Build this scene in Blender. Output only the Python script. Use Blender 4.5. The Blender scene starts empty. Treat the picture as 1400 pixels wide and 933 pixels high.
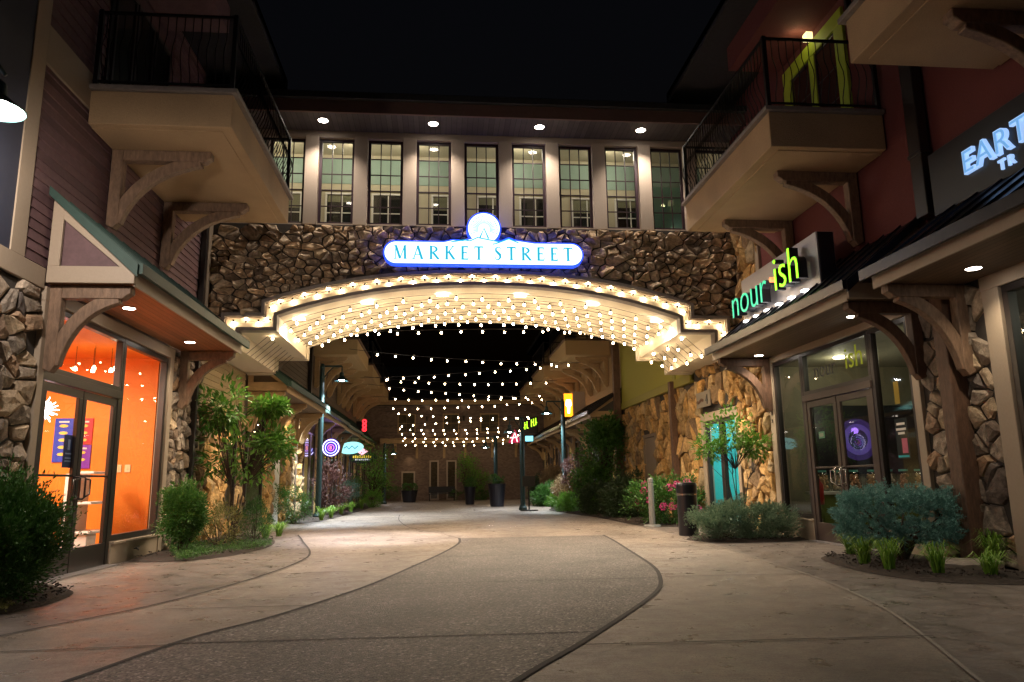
import bpy, bmesh, math, random
from mathutils import Vector, Matrix
R = math.radians
S = bpy.context.scene
COL = S.collection
random.seed(7)

# ------------------------------------------------------------------ camera, sky, exposure
cam_d = bpy.data.cameras.new('camera'); cam = bpy.data.objects.new('camera', cam_d); COL.objects.link(cam)
cam_d.sensor_width = 36; cam_d.lens = 36 * 1012 / 1400; cam_d.clip_end = 500; cam_d.clip_start = 0.05
yaw, pitch, roll = R(5.537), R(10.745), R(0.85)
f_ = Vector((math.sin(yaw) * math.cos(pitch), math.cos(yaw) * math.cos(pitch), math.sin(pitch)))
r0 = Vector((math.cos(yaw), -math.sin(yaw), 0)); u0 = r0.cross(f_)
r_ = math.cos(roll) * r0 - math.sin(roll) * u0; u_ = math.sin(roll) * r0 + math.cos(roll) * u0
m = Matrix((r_, u_, -f_)).transposed().to_4x4(); m.translation = (0, 0, 1.15)
cam.matrix_world = m
S.camera = cam
w = bpy.data.worlds.new('World'); S.world = w; w.use_nodes = True
nt = w.node_tree; bg = nt.nodes['Background']
sky = nt.nodes.new('ShaderNodeTexSky'); sky.sky_type = 'NISHITA'; sky.sun_disc = False
sky.sun_elevation = R(-4); sky.sun_rotation = R(200)
nt.links.new(sky.outputs[0], bg.inputs[0]); bg.inputs[1].default_value = 0.11
S.view_settings.view_transform = 'Standard'; S.view_settings.look = 'None'
S.view_settings.exposure = 0.35; S.view_settings.gamma = 1.0
S.render.engine = 'CYCLES'
S.cycles.max_bounces = 6; S.cycles.transparent_max_bounces = 12
S.cycles.sample_clamp_indirect = 3.0
S.cycles.use_light_tree = True

# ------------------------------------------------------------------ materials
MATS = {}
def nodes(name):
    mt = bpy.data.materials.new(name); mt.use_nodes = True
    return mt, mt.node_tree, mt.node_tree.nodes['Principled BSDF']
def rgb(c): return (c[0], c[1], c[2], 1)
def mat(name, col, rough=.6, ns=8, na=.25, bump=.15, metal=0., tint=0., planks=None, bs=None, coat=0., stretch=None, big=0.):
    """principled with noise variation; tint = per-face random brightness; planks=(axis,width)"""
    if name in MATS: return MATS[name]
    mt, t, b = nodes(name); L = t.links; N = t.nodes.new
    tc = N('ShaderNodeTexCoord'); src = tc.outputs['Object']
    if stretch:
        mp = N('ShaderNodeMapping'); mp.inputs['Scale'].default_value = stretch; L.new(src, mp.inputs[0]); nsrc = mp.outputs[0]
    else: nsrc = src
    n1 = N('ShaderNodeTexNoise'); n1.inputs['Scale'].default_value = ns; n1.inputs['Detail'].default_value = 8; n1.inputs['Roughness'].default_value = .65
    L.new(nsrc, n1.inputs['Vector'])
    mr = N('ShaderNodeMapRange'); mr.inputs[1].default_value = .25; mr.inputs[2].default_value = .75
    mr.inputs[3].default_value = 1 - na; mr.inputs[4].default_value = 1 + na
    L.new(n1.outputs[0], mr.inputs[0]); val = mr.outputs[0]
    if big:
        n2 = N('ShaderNodeTexNoise'); n2.inputs['Scale'].default_value = .9; n2.inputs['Detail'].default_value = 5; L.new(src, n2.inputs['Vector'])
        m2 = N('ShaderNodeMapRange'); m2.inputs[1].default_value = .3; m2.inputs[2].default_value = .7; m2.inputs[3].default_value = 1 - big; m2.inputs[4].default_value = 1 + big
        L.new(n2.outputs[0], m2.inputs[0]); mu = N('ShaderNodeMath'); mu.operation = 'MULTIPLY'; L.new(val, mu.inputs[0]); L.new(m2.outputs[0], mu.inputs[1]); val = mu.outputs[0]
    if tint:
        at = N('ShaderNodeAttribute'); at.attribute_name = 'tint'
        m2 = N('ShaderNodeMapRange'); m2.inputs[3].default_value = 1 - tint; m2.inputs[4].default_value = 1 + tint
        L.new(at.outputs['Fac'], m2.inputs[0]); mu = N('ShaderNodeMath'); mu.operation = 'MULTIPLY'; L.new(val, mu.inputs[0]); L.new(m2.outputs[0], mu.inputs[1]); val = mu.outputs[0]
    height = n1.outputs[0]
    if planks:
        ax, wd = planks
        sp = N('ShaderNodeSeparateXYZ'); L.new(src, sp.inputs[0])
        dv = N('ShaderNodeMath'); dv.operation = 'DIVIDE'; dv.inputs[1].default_value = wd; L.new(sp.outputs[ax], dv.inputs[0])
        fr = N('ShaderNodeMath'); fr.operation = 'FRACT'; L.new(dv.outputs[0], fr.inputs[0])
        gt = N('ShaderNodeMath'); gt.operation = 'GREATER_THAN'; gt.inputs[1].default_value = .09; L.new(fr.outputs[0], gt.inputs[0])
        m3 = N('ShaderNodeMapRange'); m3.inputs[3].default_value = .3; m3.inputs[4].default_value = 1; L.new(gt.outputs[0], m3.inputs[0])
        fl = N('ShaderNodeMath'); fl.operation = 'FLOOR'; L.new(dv.outputs[0], fl.inputs[0])
        wn = N('ShaderNodeTexWhiteNoise'); wn.noise_dimensions = '1D'; L.new(fl.outputs[0], wn.inputs['W'])
        m4 = N('ShaderNodeMapRange'); m4.inputs[3].default_value = .75; m4.inputs[4].default_value = 1.2; L.new(wn.outputs[0], m4.inputs[0])
        for o in (m3, m4):
            mu = N('ShaderNodeMath'); mu.operation = 'MULTIPLY'; L.new(val, mu.inputs[0]); L.new(o.outputs[0], mu.inputs[1]); val = mu.outputs[0]
        mh = N('ShaderNodeMath'); mh.operation = 'MULTIPLY_ADD'; L.new(gt.outputs[0], mh.inputs[0]); mh.inputs[1].default_value = 1.5; L.new(n1.outputs[0], mh.inputs[2]); height = mh.outputs[0]
    vm = N('ShaderNodeVectorMath'); vm.operation = 'SCALE'; vm.inputs[0].default_value = col; L.new(val, vm.inputs['Scale'])
    L.new(vm.outputs[0], b.inputs['Base Color'])
    b.inputs['Roughness'].default_value = rough; b.inputs['Metallic'].default_value = metal
    if coat: b.inputs['Coat Weight'].default_value = coat
    if bump:
        bp = N('ShaderNodeBump'); bp.inputs['Strength'].default_value = bump; bp.inputs['Distance'].default_value = .02
        if bs:
            n3 = N('ShaderNodeTexNoise'); n3.inputs['Scale'].default_value = bs; n3.inputs['Detail'].default_value = 6; L.new(nsrc, n3.inputs['Vector']); height = n3.outputs[0]
        L.new(height, bp.inputs['Height']); L.new(bp.outputs[0], b.inputs['Normal'])
    MATS[name] = mt; return mt

def stone_mat(name, cols, rough=.92, bump=1.0):
    mt, t, b = nodes(name); L = t.links; N = t.nodes.new
    at = N('ShaderNodeAttribute'); at.attribute_name = 'tint'
    cr = N('ShaderNodeValToRGB'); cr.color_ramp.interpolation = 'LINEAR'
    e = cr.color_ramp.elements
    while len(e) < len(cols): e.new(.5)
    for i, c in enumerate(cols): e[i].position = i / (len(cols) - 1); e[i].color = rgb(c)
    L.new(at.outputs['Fac'], cr.inputs[0])
    tc = N('ShaderNodeTexCoord')
    n1 = N('ShaderNodeTexNoise'); n1.inputs['Scale'].default_value = 9; n1.inputs['Detail'].default_value = 10; n1.inputs['Roughness'].default_value = .7; L.new(tc.outputs['Object'], n1.inputs['Vector'])
    mr = N('ShaderNodeMapRange'); mr.inputs[1].default_value = .3; mr.inputs[2].default_value = .7; mr.inputs[3].default_value = .45; mr.inputs[4].default_value = 1.55; L.new(n1.outputs[0], mr.inputs[0])
    vm = N('ShaderNodeVectorMath'); vm.operation = 'SCALE'; L.new(cr.outputs[0], vm.inputs[0]); L.new(mr.outputs[0], vm.inputs['Scale'])
    L.new(vm.outputs[0], b.inputs['Base Color']); b.inputs['Roughness'].default_value = rough; b.inputs['Specular IOR Level'].default_value = .2
    bp = N('ShaderNodeBump'); bp.inputs['Strength'].default_value = bump; bp.inputs['Distance'].default_value = .03
    n2 = N('ShaderNodeTexNoise'); n2.inputs['Scale'].default_value = 22; n2.inputs['Detail'].default_value = 8; n2.inputs['Roughness'].default_value = .7; L.new(tc.outputs['Object'], n2.inputs['Vector'])
    L.new(n2.outputs[0], bp.inputs['Height']); L.new(bp.outputs[0], b.inputs['Normal'])
    return mt
def emit(name, col, st):
    if name in MATS: return MATS[name]
    mt, t, b = nodes(name)
    b.inputs['Base Color'].default_value = rgb([min(1, c * .8) for c in col]); b.inputs['Emission Color'].default_value = rgb(col); b.inputs['Emission Strength'].default_value = st
    MATS[name] = mt; return mt
def glass(name, col=(.9, .95, .93), refl=1.0):
    mt = bpy.data.materials.new(name); mt.use_nodes = True; t = mt.node_tree; t.nodes.clear(); N = t.nodes.new; L = t.links
    o = N('ShaderNodeOutputMaterial'); tr = N('ShaderNodeBsdfTransparent'); tr.inputs[0].default_value = rgb(col)
    gl = N('ShaderNodeBsdfGlossy'); gl.inputs['Roughness'].default_value = .02
    ge = N('ShaderNodeNewGeometry'); dt = N('ShaderNodeVectorMath'); dt.operation = 'DOT_PRODUCT'; L.new(ge.outputs['Incoming'], dt.inputs[0]); L.new(ge.outputs['Normal'], dt.inputs[1])
    ab = N('ShaderNodeMath'); ab.operation = 'ABSOLUTE'; L.new(dt.outputs['Value'], ab.inputs[0])
    om = N('ShaderNodeMath'); om.operation = 'SUBTRACT'; om.inputs[0].default_value = 1; L.new(ab.outputs[0], om.inputs[1])
    pw = N('ShaderNodeMath'); pw.operation = 'POWER'; pw.inputs[1].default_value = 5; L.new(om.outputs[0], pw.inputs[0])
    mu = N('ShaderNodeMath'); mu.operation = 'MULTIPLY_ADD'; mu.inputs[1].default_value = .9; mu.inputs[2].default_value = .07 * refl; L.new(pw.outputs[0], mu.inputs[0]); mu.use_clamp = True
    mx = N('ShaderNodeMixShader'); L.new(mu.outputs[0], mx.inputs[0]); L.new(tr.outputs[0], mx.inputs[1]); L.new(gl.outputs[0], mx.inputs[2]); L.new(mx.outputs[0], o.inputs[0])
    return mt
def leaf_mat(name, c1, c2, rough=.45, trans=.25):
    mt, t, b = nodes(name); L = t.links; N = t.nodes.new
    at = N('ShaderNodeAttribute'); at.attribute_name = 'tint'
    mx = N('ShaderNodeMix'); mx.data_type = 'RGBA'; mx.inputs[6].default_value = rgb(c1); mx.inputs[7].default_value = rgb(c2); L.new(at.outputs['Fac'], mx.inputs[0])
    L.new(mx.outputs[2], b.inputs['Base Color']); b.inputs['Roughness'].default_value = rough
    tl = N('ShaderNodeBsdfTranslucent'); L.new(mx.outputs[2], tl.inputs[0])
    ms = N('ShaderNodeMixShader'); ms.inputs[0].default_value = trans
    o = t.nodes['Material Output']; L.new(b.outputs[0], ms.inputs[1]); L.new(tl.outputs[0], ms.inputs[2]); L.new(ms.outputs[0], o.inputs[0])
    return mt

M = dict(
 concrete=mat('concrete', (.255, .208, .172), .36, 7, .34, .4, big=.32, bs=45, stretch=(1, 7, 1)),
 stamped=mat('stamped_concrete', (.175, .145, .13), .40, 6, .22, .3, big=.25, bs=16, stretch=(1, 2.2, 1)),
 joint=mat('joint', (.035, .03, .028), .8, 20, .2, .1),
 joint_pale=mat('joint_pale', (.33, .29, .25), .6, 20, .2, .1),
 soil=mat('soil', (.035, .024, .018), .95, 40, .5, 1.0, bs=45),
 mortar=mat('mortar', (.05, .042, .035), .95, 10, .2, .2),
 beige=mat('beige_trim', (.36, .29, .215), .55, 30, .06, .04),
 pillar=mat('pillar_paint', (.42, .34, .27), .6, 30, .06, .04),
 cream=mat('cream_stucco', (.68, .61, .48), .65, 60, .06, .2, big=.07),
 stucco=mat('balcony_stucco', (.44, .30, .165), .8, 70, .16, .8, big=.15),
 greymould=mat('weathered_moulding', (.22, .19, .17), .7, 12, .2, .15),
 timber=mat('bracket_timber', (.20, .125, .078), .6, 6, .5, .5, stretch=(4, 4, 1.2)),
 timber_dark=mat('dark_timber', (.125, .068, .042), .6, 6, .5, .5, stretch=(4, 4, 1.2)),
 timber_pale=mat('pale_timber', (.42, .28, .14), .6, 7, .2, .2, stretch=(1, 1, 3)),
 siding=mat('plum_siding', (.15, .085, .092), .65, 12, .2, .1, tint=.2, big=.15),
 siding_tan=mat('tan_siding', (.38, .29, .17), .6, 12, .1, .08, tint=.1),
 siding_brown=mat('brown_siding', (.13, .09, .06), .65, 12, .12, .08, tint=.12),
 soff_wood=mat('plank_soffit', (.30, .115, .045), .45, 5, .25, .2, planks=(0, .1), stretch=(8, .8, 1)),
 soff_dark=mat('dark_plank_soffit', (.15, .095, .06), .5, 5, .25, .2, planks=(0, .1), stretch=(8, .8, 1)),
 eave_planks=mat('eave_planks', (.085, .075, .075), .55, 5, .2, .2, planks=(0, .12)),
 frame=mat('bronze_frame', (.022, .017, .016), .35, 20, .1, .03),
 frame_lt=mat('brown_frame', (.06, .042, .036), .4, 20, .1, .03),
 plumframe=mat('plum_frame', (.03, .012, .02), .4, 20, .1, .03),
 iron=mat('wrought_iron', (.012, .011, .012), .45, 20, .1, .03, metal=.4),
 greenmetal=mat('green_roof_metal', (.022, .055, .045), .62, 12, .15, .04, metal=.15),
 blackmetal=mat('black_roof_metal', (.022, .020, .026), .35, 12, .2, .04, metal=.6),
 greenpost=mat('green_post_paint', (.008, .032, .034), .5, 12, .1, .04),
 red=mat('red_stucco', (.13, .03, .028), .85, 50, .2, .5),
 yellow=mat('olive_yellow_paint', (.36, .33, .045), .7, 20, .06, .05),
 yellowtrim=mat('olive_yellow_trim', (.30, .27, .04), .6, 20, .05, .04),
 purplewall=mat('slate_bay', (.03, .035, .06), .6, 12, .1, .05),
 brick=None,
 orange=mat('orange_wall', (.90, .245, .016), .6, 3, .04, .02),
 white=mat('white_laminate', (.75, .73, .68), .4, 20, .03, .01),
 offwhite=mat('beige_wall', (.50, .45, .33), .7, 10, .04, .02),
 teal=mat('teal_band', (.25, .35, .30), .6, 10, .05, .02),
 aqua=mat('aqua_wall', (.05, .50, .50), .6, 10, .05, .02),
 darkfloor=mat('dark_floor', (.07, .05, .04), .4, 6, .2, .05),
 dark=mat('dark_interior', (.05, .045, .04), .6, 6, .2, .05),
 steel=mat('brushed_steel', (.42, .40, .42), .42, 40, .2, .1, metal=.75, stretch=(1, 12, 1)),
 signblack=mat('sign_black', (.012, .011, .016), .35, 20, .1, .03),
 binblack=mat('bin_black', (.012, .012, .018), .28, 30, .1, .03),
 bollard=mat('grey_bollard', (.17, .165, .155), .55, 20, .15, .1),
 barkm=mat('bark', (.06, .042, .03), .9, 20, .3, .5, bs=40),
 door_tan=mat('tan_door', (.24, .18, .125), .5, 20, .05, .03),
 rock=mat('pale_rock', (.36, .31, .26), .85, 7, .3, .8, bs=18),
 roof=mat('shingle_roof', (.02, .02, .022), .9, 12, .3, .3),
 lime=mat('lime_paint', (.38, .48, .03), .6, 20, .05, .03),
 chrome=mat('chrome', (.5, .48, .45), .25, 20, .05, .0, metal=.9),
)
M['stoneA'] = stone_mat('brown_rubble_stone', [(.17, .125, .09), (.58, .41, .25), (.30, .24, .18), (.74, .52, .31), (.34, .27, .20), (.68, .53, .37), (.20, .15, .11)])
M['stoneB'] = stone_mat('golden_rubble_stone', [(.26, .16, .07), (.60, .36, .13), (.34, .27, .17), (.68, .43, .18), (.20, .14, .09), (.52, .33, .13)])
M['stoneC'] = stone_mat('grey_rubble_stone', [(.16, .13, .11), (.42, .34, .26), (.25, .21, .17), (.54, .41, .27), (.13, .11, .10), (.48, .31, .18)])
M['aggregate'] = None
t = M['stamped'].node_tree; N = t.nodes.new; L = t.links; b = t.nodes['Principled BSDF']
vo = N('ShaderNodeTexVoronoi'); vo.feature = 'DISTANCE_TO_EDGE'; vo.inputs['Scale'].default_value = 1.7; tc = N('ShaderNodeTexCoord'); L.new(tc.outputs['Object'], vo.inputs['Vector'])
ls = N('ShaderNodeMapRange'); ls.inputs[1].default_value = 0; ls.inputs[2].default_value = .03; ls.inputs[3].default_value = .55; ls.inputs[4].default_value = 1; L.new(vo.outputs['Distance'], ls.inputs[0])

for q_ in ('concrete', 'stamped'):
    t2 = M[q_].node_tree; b2 = t2.nodes['Principled BSDF']; n5 = t2.nodes.new('ShaderNodeTexNoise'); n5.inputs['Scale'].default_value = 3.5; n5.inputs['Detail'].default_value = 9; n5.inputs['Roughness'].default_value = .7
    t5 = t2.nodes.new('ShaderNodeTexCoord'); t2.links.new(t5.outputs['Object'], n5.inputs['Vector']); r5 = t2.nodes.new('ShaderNodeMapRange'); r5.inputs[1].default_value = .35; r5.inputs[2].default_value = .65; r5.inputs[3].default_value = .22; r5.inputs[4].default_value = .58
    t2.links.new(n5.outputs[0], r5.inputs[0]); t2.links.new(r5.outputs[0], b2.inputs['Roughness'])
    # speckle and small stains
    n6 = t2.nodes.new('ShaderNodeTexNoise'); n6.inputs['Scale'].default_value = 110; n6.inputs['Detail'].default_value = 3; t2.links.new(t5.outputs['Object'], n6.inputs['Vector'])
    r6 = t2.nodes.new('ShaderNodeMapRange'); r6.inputs[1].default_value = .35; r6.inputs[2].default_value = .65; r6.inputs[3].default_value = .7; r6.inputs[4].default_value = 1.3; t2.links.new(n6.outputs[0], r6.inputs[0])
    v6 = t2.nodes.new('ShaderNodeTexVoronoi'); v6.inputs['Scale'].default_value = 1.7; t2.links.new(t5.outputs['Object'], v6.inputs['Vector'])
    r7 = t2.nodes.new('ShaderNodeMapRange'); r7.inputs[1].default_value = .035; r7.inputs[2].default_value = .06; r7.inputs[3].default_value = .86; r7.inputs[4].default_value = 1; t2.links.new(v6.outputs['Distance'], r7.inputs[0])
    mm = t2.nodes.new('ShaderNodeMath'); mm.operation = 'MULTIPLY'; t2.links.new(r6.outputs[0], mm.inputs[0]); t2.links.new(r7.outputs[0], mm.inputs[1])
    so = b2.inputs['Base Color'].links[0].from_socket; v7 = t2.nodes.new('ShaderNodeVectorMath'); v7.operation = 'SCALE'; t2.links.new(so, v7.inputs[0]); t2.links.new(mm.outputs[0], v7.inputs['Scale']); t2.links.new(v7.outputs[0], b2.inputs['Base Color'])
src = b.inputs['Base Color'].links[0].from_socket; vm = N('ShaderNodeVectorMath'); vm.operation = 'SCALE'; L.new(src, vm.inputs[0]); L.new(ls.outputs[0], vm.inputs['Scale']); L.new(vm.outputs[0], b.inputs['Base Color'])
M['glass'] = glass('window_glass', (.95, .95, .94)); M['glass_dim'] = glass('dim_window_glass', (.62, .66, .60), 1.2)
M['bulb'] = emit('bulb_glass', (1, .73, .43), 64); M['lamp_white'] = emit('white_lamp', (.95, .93, 1), 150)
M['downlight'] = emit('downlight_lens', (1, .88, .75), 22)

# exposed aggregate
mt, t, b = nodes('exposed_aggregate'); N = t.nodes.new; L = t.links
tc = N('ShaderNodeTexCoord'); v = N('ShaderNodeTexVoronoi'); v.inputs['Scale'].default_value = 62; L.new(tc.outputs['Object'], v.inputs['Vector'])
cr = N('ShaderNodeValToRGB'); e = cr.color_ramp.elements; e[0].color = (.04, .035, .035, 1); e[1].color = (.25, .20, .18, 1)
e2 = e.new(.93); e2.color = (.21, .18, .155, 1); e[2].color = (.46, .40, .37, 1)
sp = N('ShaderNodeSeparateXYZ'); L.new(v.outputs['Color'], sp.inputs[0]); L.new(sp.outputs[0], cr.inputs[0])
n2 = N('ShaderNodeTexNoise'); n2.inputs['Scale'].default_value = 1.2; n2.inputs['Detail'].default_value = 6; L.new(tc.outputs['Object'], n2.inputs['Vector'])
mr = N('ShaderNodeMapRange'); mr.inputs[1].default_value = .3; mr.inputs[2].default_value = .7; mr.inputs[3].default_value = .7; mr.inputs[4].default_value = 1.25; L.new(n2.outputs[0], mr.inputs[0])
vm = N('ShaderNodeVectorMath'); vm.operation = 'SCALE'; L.new(cr.outputs[0], vm.inputs[0]); L.new(mr.outputs[0], vm.inputs['Scale']); L.new(vm.outputs[0], b.inputs['Base Color'])
bp = N('ShaderNodeBump'); bp.inputs['Strength'].default_value = .8; bp.inputs['Distance'].default_value = .012; L.new(v.outputs['Distance'], bp.inputs['Height']); bp.invert = True
L.new(bp.outputs[0], b.inputs['Normal']); b.inputs['Roughness'].default_value = .55; M['aggregate'] = mt
# brick
mt, t, b = nodes('brown_brick'); N = t.nodes.new; L = t.links
tc = N('ShaderNodeTexCoord'); mp = N('ShaderNodeMapping'); mp.inputs['Rotation'].default_value = (R(90), 0, 0); L.new(tc.outputs['Object'], mp.inputs[0])
bk = N('ShaderNodeTexBrick'); bk.inputs['Scale'].default_value = 3.2; bk.inputs['Color1'].default_value = (.15, .10, .08, 1); bk.inputs['Color2'].default_value = (.24, .17, .13, 1); bk.inputs['Mortar'].default_value = (.12, .1, .09, 1); bk.inputs['Mortar Size'].default_value = .015
L.new(mp.outputs[0], bk.inputs['Vector']); L.new(bk.outputs['Color'], b.inputs['Base Color']); b.inputs['Roughness'].default_value = .85
bp = N('ShaderNodeBump'); bp.inputs['Strength'].default_value = .5; bp.invert = True; L.new(bk.outputs['Fac'], bp.inputs['Height']); L.new(bp.outputs[0], b.inputs['Normal']); M['brick'] = mt

# ------------------------------------------------------------------ mesh helpers
def T(name, label, cat, loc=(0, 0, 0), group=None):
    o = bpy.data.objects.new(name, None); COL.objects.link(o); o.location = loc; o.empty_display_size = .2
    o['label'] = label; o['category'] = cat
    if group: o['group'] = group
    return o
def tag(o, label=None, cat=None, group=None, kind=None):
    if label: o['label'] = label
    if cat: o['category'] = cat
    if group: o['group'] = group
    if kind: o['kind'] = kind
    return o
def wloc(o):
    v = Vector((0, 0, 0))
    while o is not None: v += o.location; o = o.parent
    return v
class MB:
    def __init__(s): s.v = []; s.f = []; s.m = []; s.t = []
    def add(s, vs, fs, mi=0, tint=None):
        k = len(s.v); s.v += [tuple(p) for p in vs]
        tt = random.random() if tint is None else tint
        for f in fs: s.f.append([k + i for i in f]); s.m.append(mi); s.t.append(tt)
    def box(s, x0, x1, y0, y1, z0, z1, mi=0, tint=None):
        x0, x1 = min(x0, x1), max(x0, x1); y0, y1 = min(y0, y1), max(y0, y1); z0, z1 = min(z0, z1), max(z0, z1)
        s.add([(x0, y0, z0), (x1, y0, z0), (x1, y1, z0), (x0, y1, z0), (x0, y0, z1), (x1, y0, z1), (x1, y1, z1), (x0, y1, z1)],
              [(0, 3, 2, 1), (4, 5, 6, 7), (0, 1, 5, 4), (1, 2, 6, 5), (2, 3, 7, 6), (3, 0, 4, 7)], mi, tint); return s
    def prism(s, poly, ax, a, b, mi=0, tint=None):
        def P(p, d):
            return (d, p[0], p[1]) if ax == 'x' else (p[0], d, p[1]) if ax == 'y' else (p[0], p[1], d)
        n = len(poly); vs = [P(p, a) for p in poly] + [P(p, b) for p in poly]
        fs = [tuple(range(n)), tuple(range(2 * n - 1, n - 1, -1))] + [(i, (i + 1) % n, n + (i + 1) % n, n + i) for i in range(n)]
        s.add(vs, fs, mi, tint); return s
    def strip(s, A, B, mi=0):           # quads between two equally long point lists
        n = len(A); s.add(A + B, [(i, i + 1, n + i + 1, n + i) for i in range(n - 1)], mi); return s
    def tube(s, pts, r, n=6, mi=0, cap=True):
        pts = [Vector(p) for p in pts]; rs = r if isinstance(r, (list, tuple)) else [r] * len(pts)
        vs = []; up = None
        for i, p in enumerate(pts):
            d = (pts[min(i + 1, len(pts) - 1)] - pts[max(i - 1, 0)]).normalized()
            if up is None: up = Vector((0, 0, 1)) if abs(d.z) < .9 else Vector((1, 0, 0))
            a = d.cross(up).normalized(); bb = a.cross(d).normalized(); up = bb
            for k in range(n):
                an = 2 * math.pi * k / n; vs.append(p + (a * math.cos(an) + bb * math.sin(an)) * rs[i])
        fs = [(i * n + k, i * n + (k + 1) % n, (i + 1) * n + (k + 1) % n, (i + 1) * n + k) for i in range(len(pts) - 1) for k in range(n)]
        if cap: fs += [tuple(range(n))[::-1], tuple((len(pts) - 1) * n + k for k in range(n))]
        s.add(vs, fs, mi); return s
    def lathe(s, prof, c, n=20, mi=0):
        vs = []
        for r, z in prof:
            for k in range(n): a = 2 * math.pi * k / n; vs.append((c[0] + r * math.cos(a), c[1] + r * math.sin(a), c[2] + z))
        fs = [(i * n + k, i * n + (k + 1) % n, (i + 1) * n + (k + 1) % n, (i + 1) * n + k) for i in range(len(prof) - 1) for k in range(n)]
        s.add(vs, fs, mi); return s
    def build(s, name, mats, parent=None, bevel=0, smooth=False, origin=None):
        if not isinstance(mats, (list, tuple)): mats = [mats]
        if parent is not None: off = wloc(parent)
        elif origin is not None: off = Vector(origin)
        else:
            xs = [p[0] for p in s.v]; ys = [p[1] for p in s.v]; zs = [p[2] for p in s.v]
            off = Vector(((min(xs) + max(xs)) / 2, (min(ys) + max(ys)) / 2, min(zs)))
        me = bpy.data.meshes.new(name)
        me.from_pydata([(p[0] - off.x, p[1] - off.y, p[2] - off.z) for p in s.v], [], s.f)
        for mt in mats: me.materials.append(mt)
        me.polygons.foreach_set('material_index', s.m)
        at = me.attributes.new('tint', 'FLOAT', 'FACE'); at.data.foreach_set('value', s.t)
        if smooth: me.polygons.foreach_set('use_smooth', [True] * len(s.f))
        bm = bmesh.new(); bm.from_mesh(me); bmesh.ops.recalc_face_normals(bm, faces=bm.faces); bm.to_mesh(me); bm.free()
        o = bpy.data.objects.new(name, me); COL.objects.link(o)
        if parent is not None: o.parent = parent
        else: o.location = off
        if bevel:
            md = o.modifiers.new('bevel', 'BEVEL'); md.width = bevel; md.segments = 1; md.limit_method = 'ANGLE'
        return o
def bx(name, m_, parent, *a, bevel=0): return MB().box(*a).build(name, m_, parent, bevel)
def light(kind, name, loc, power, col=(1, .85, .65), parent=None, size=.1, spot=None, blend=.6, rot=(0, 0, 0)):
    ld = bpy.data.lights.new(name, kind); ld.energy = power; ld.color = col
    if kind == 'AREA': ld.size = size
    else: ld.shadow_soft_size = size
    if kind == 'SPOT': ld.spot_size = R(spot or 100); ld.spot_blend = blend
    o = bpy.data.objects.new(name, ld); COL.objects.link(o); o.rotation_euler = rot
    if parent is not None: o.parent = parent; o.location = Vector(loc) - wloc(parent)
    else: o.location = loc
    return o
def copy_tree(o, parent=None, loc=None):
    c = o.copy(); COL.objects.link(c); c.parent = parent
    if loc is not None: c.location = loc
    for ch in list(o.children): copy_tree(ch, c)
    return c

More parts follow.
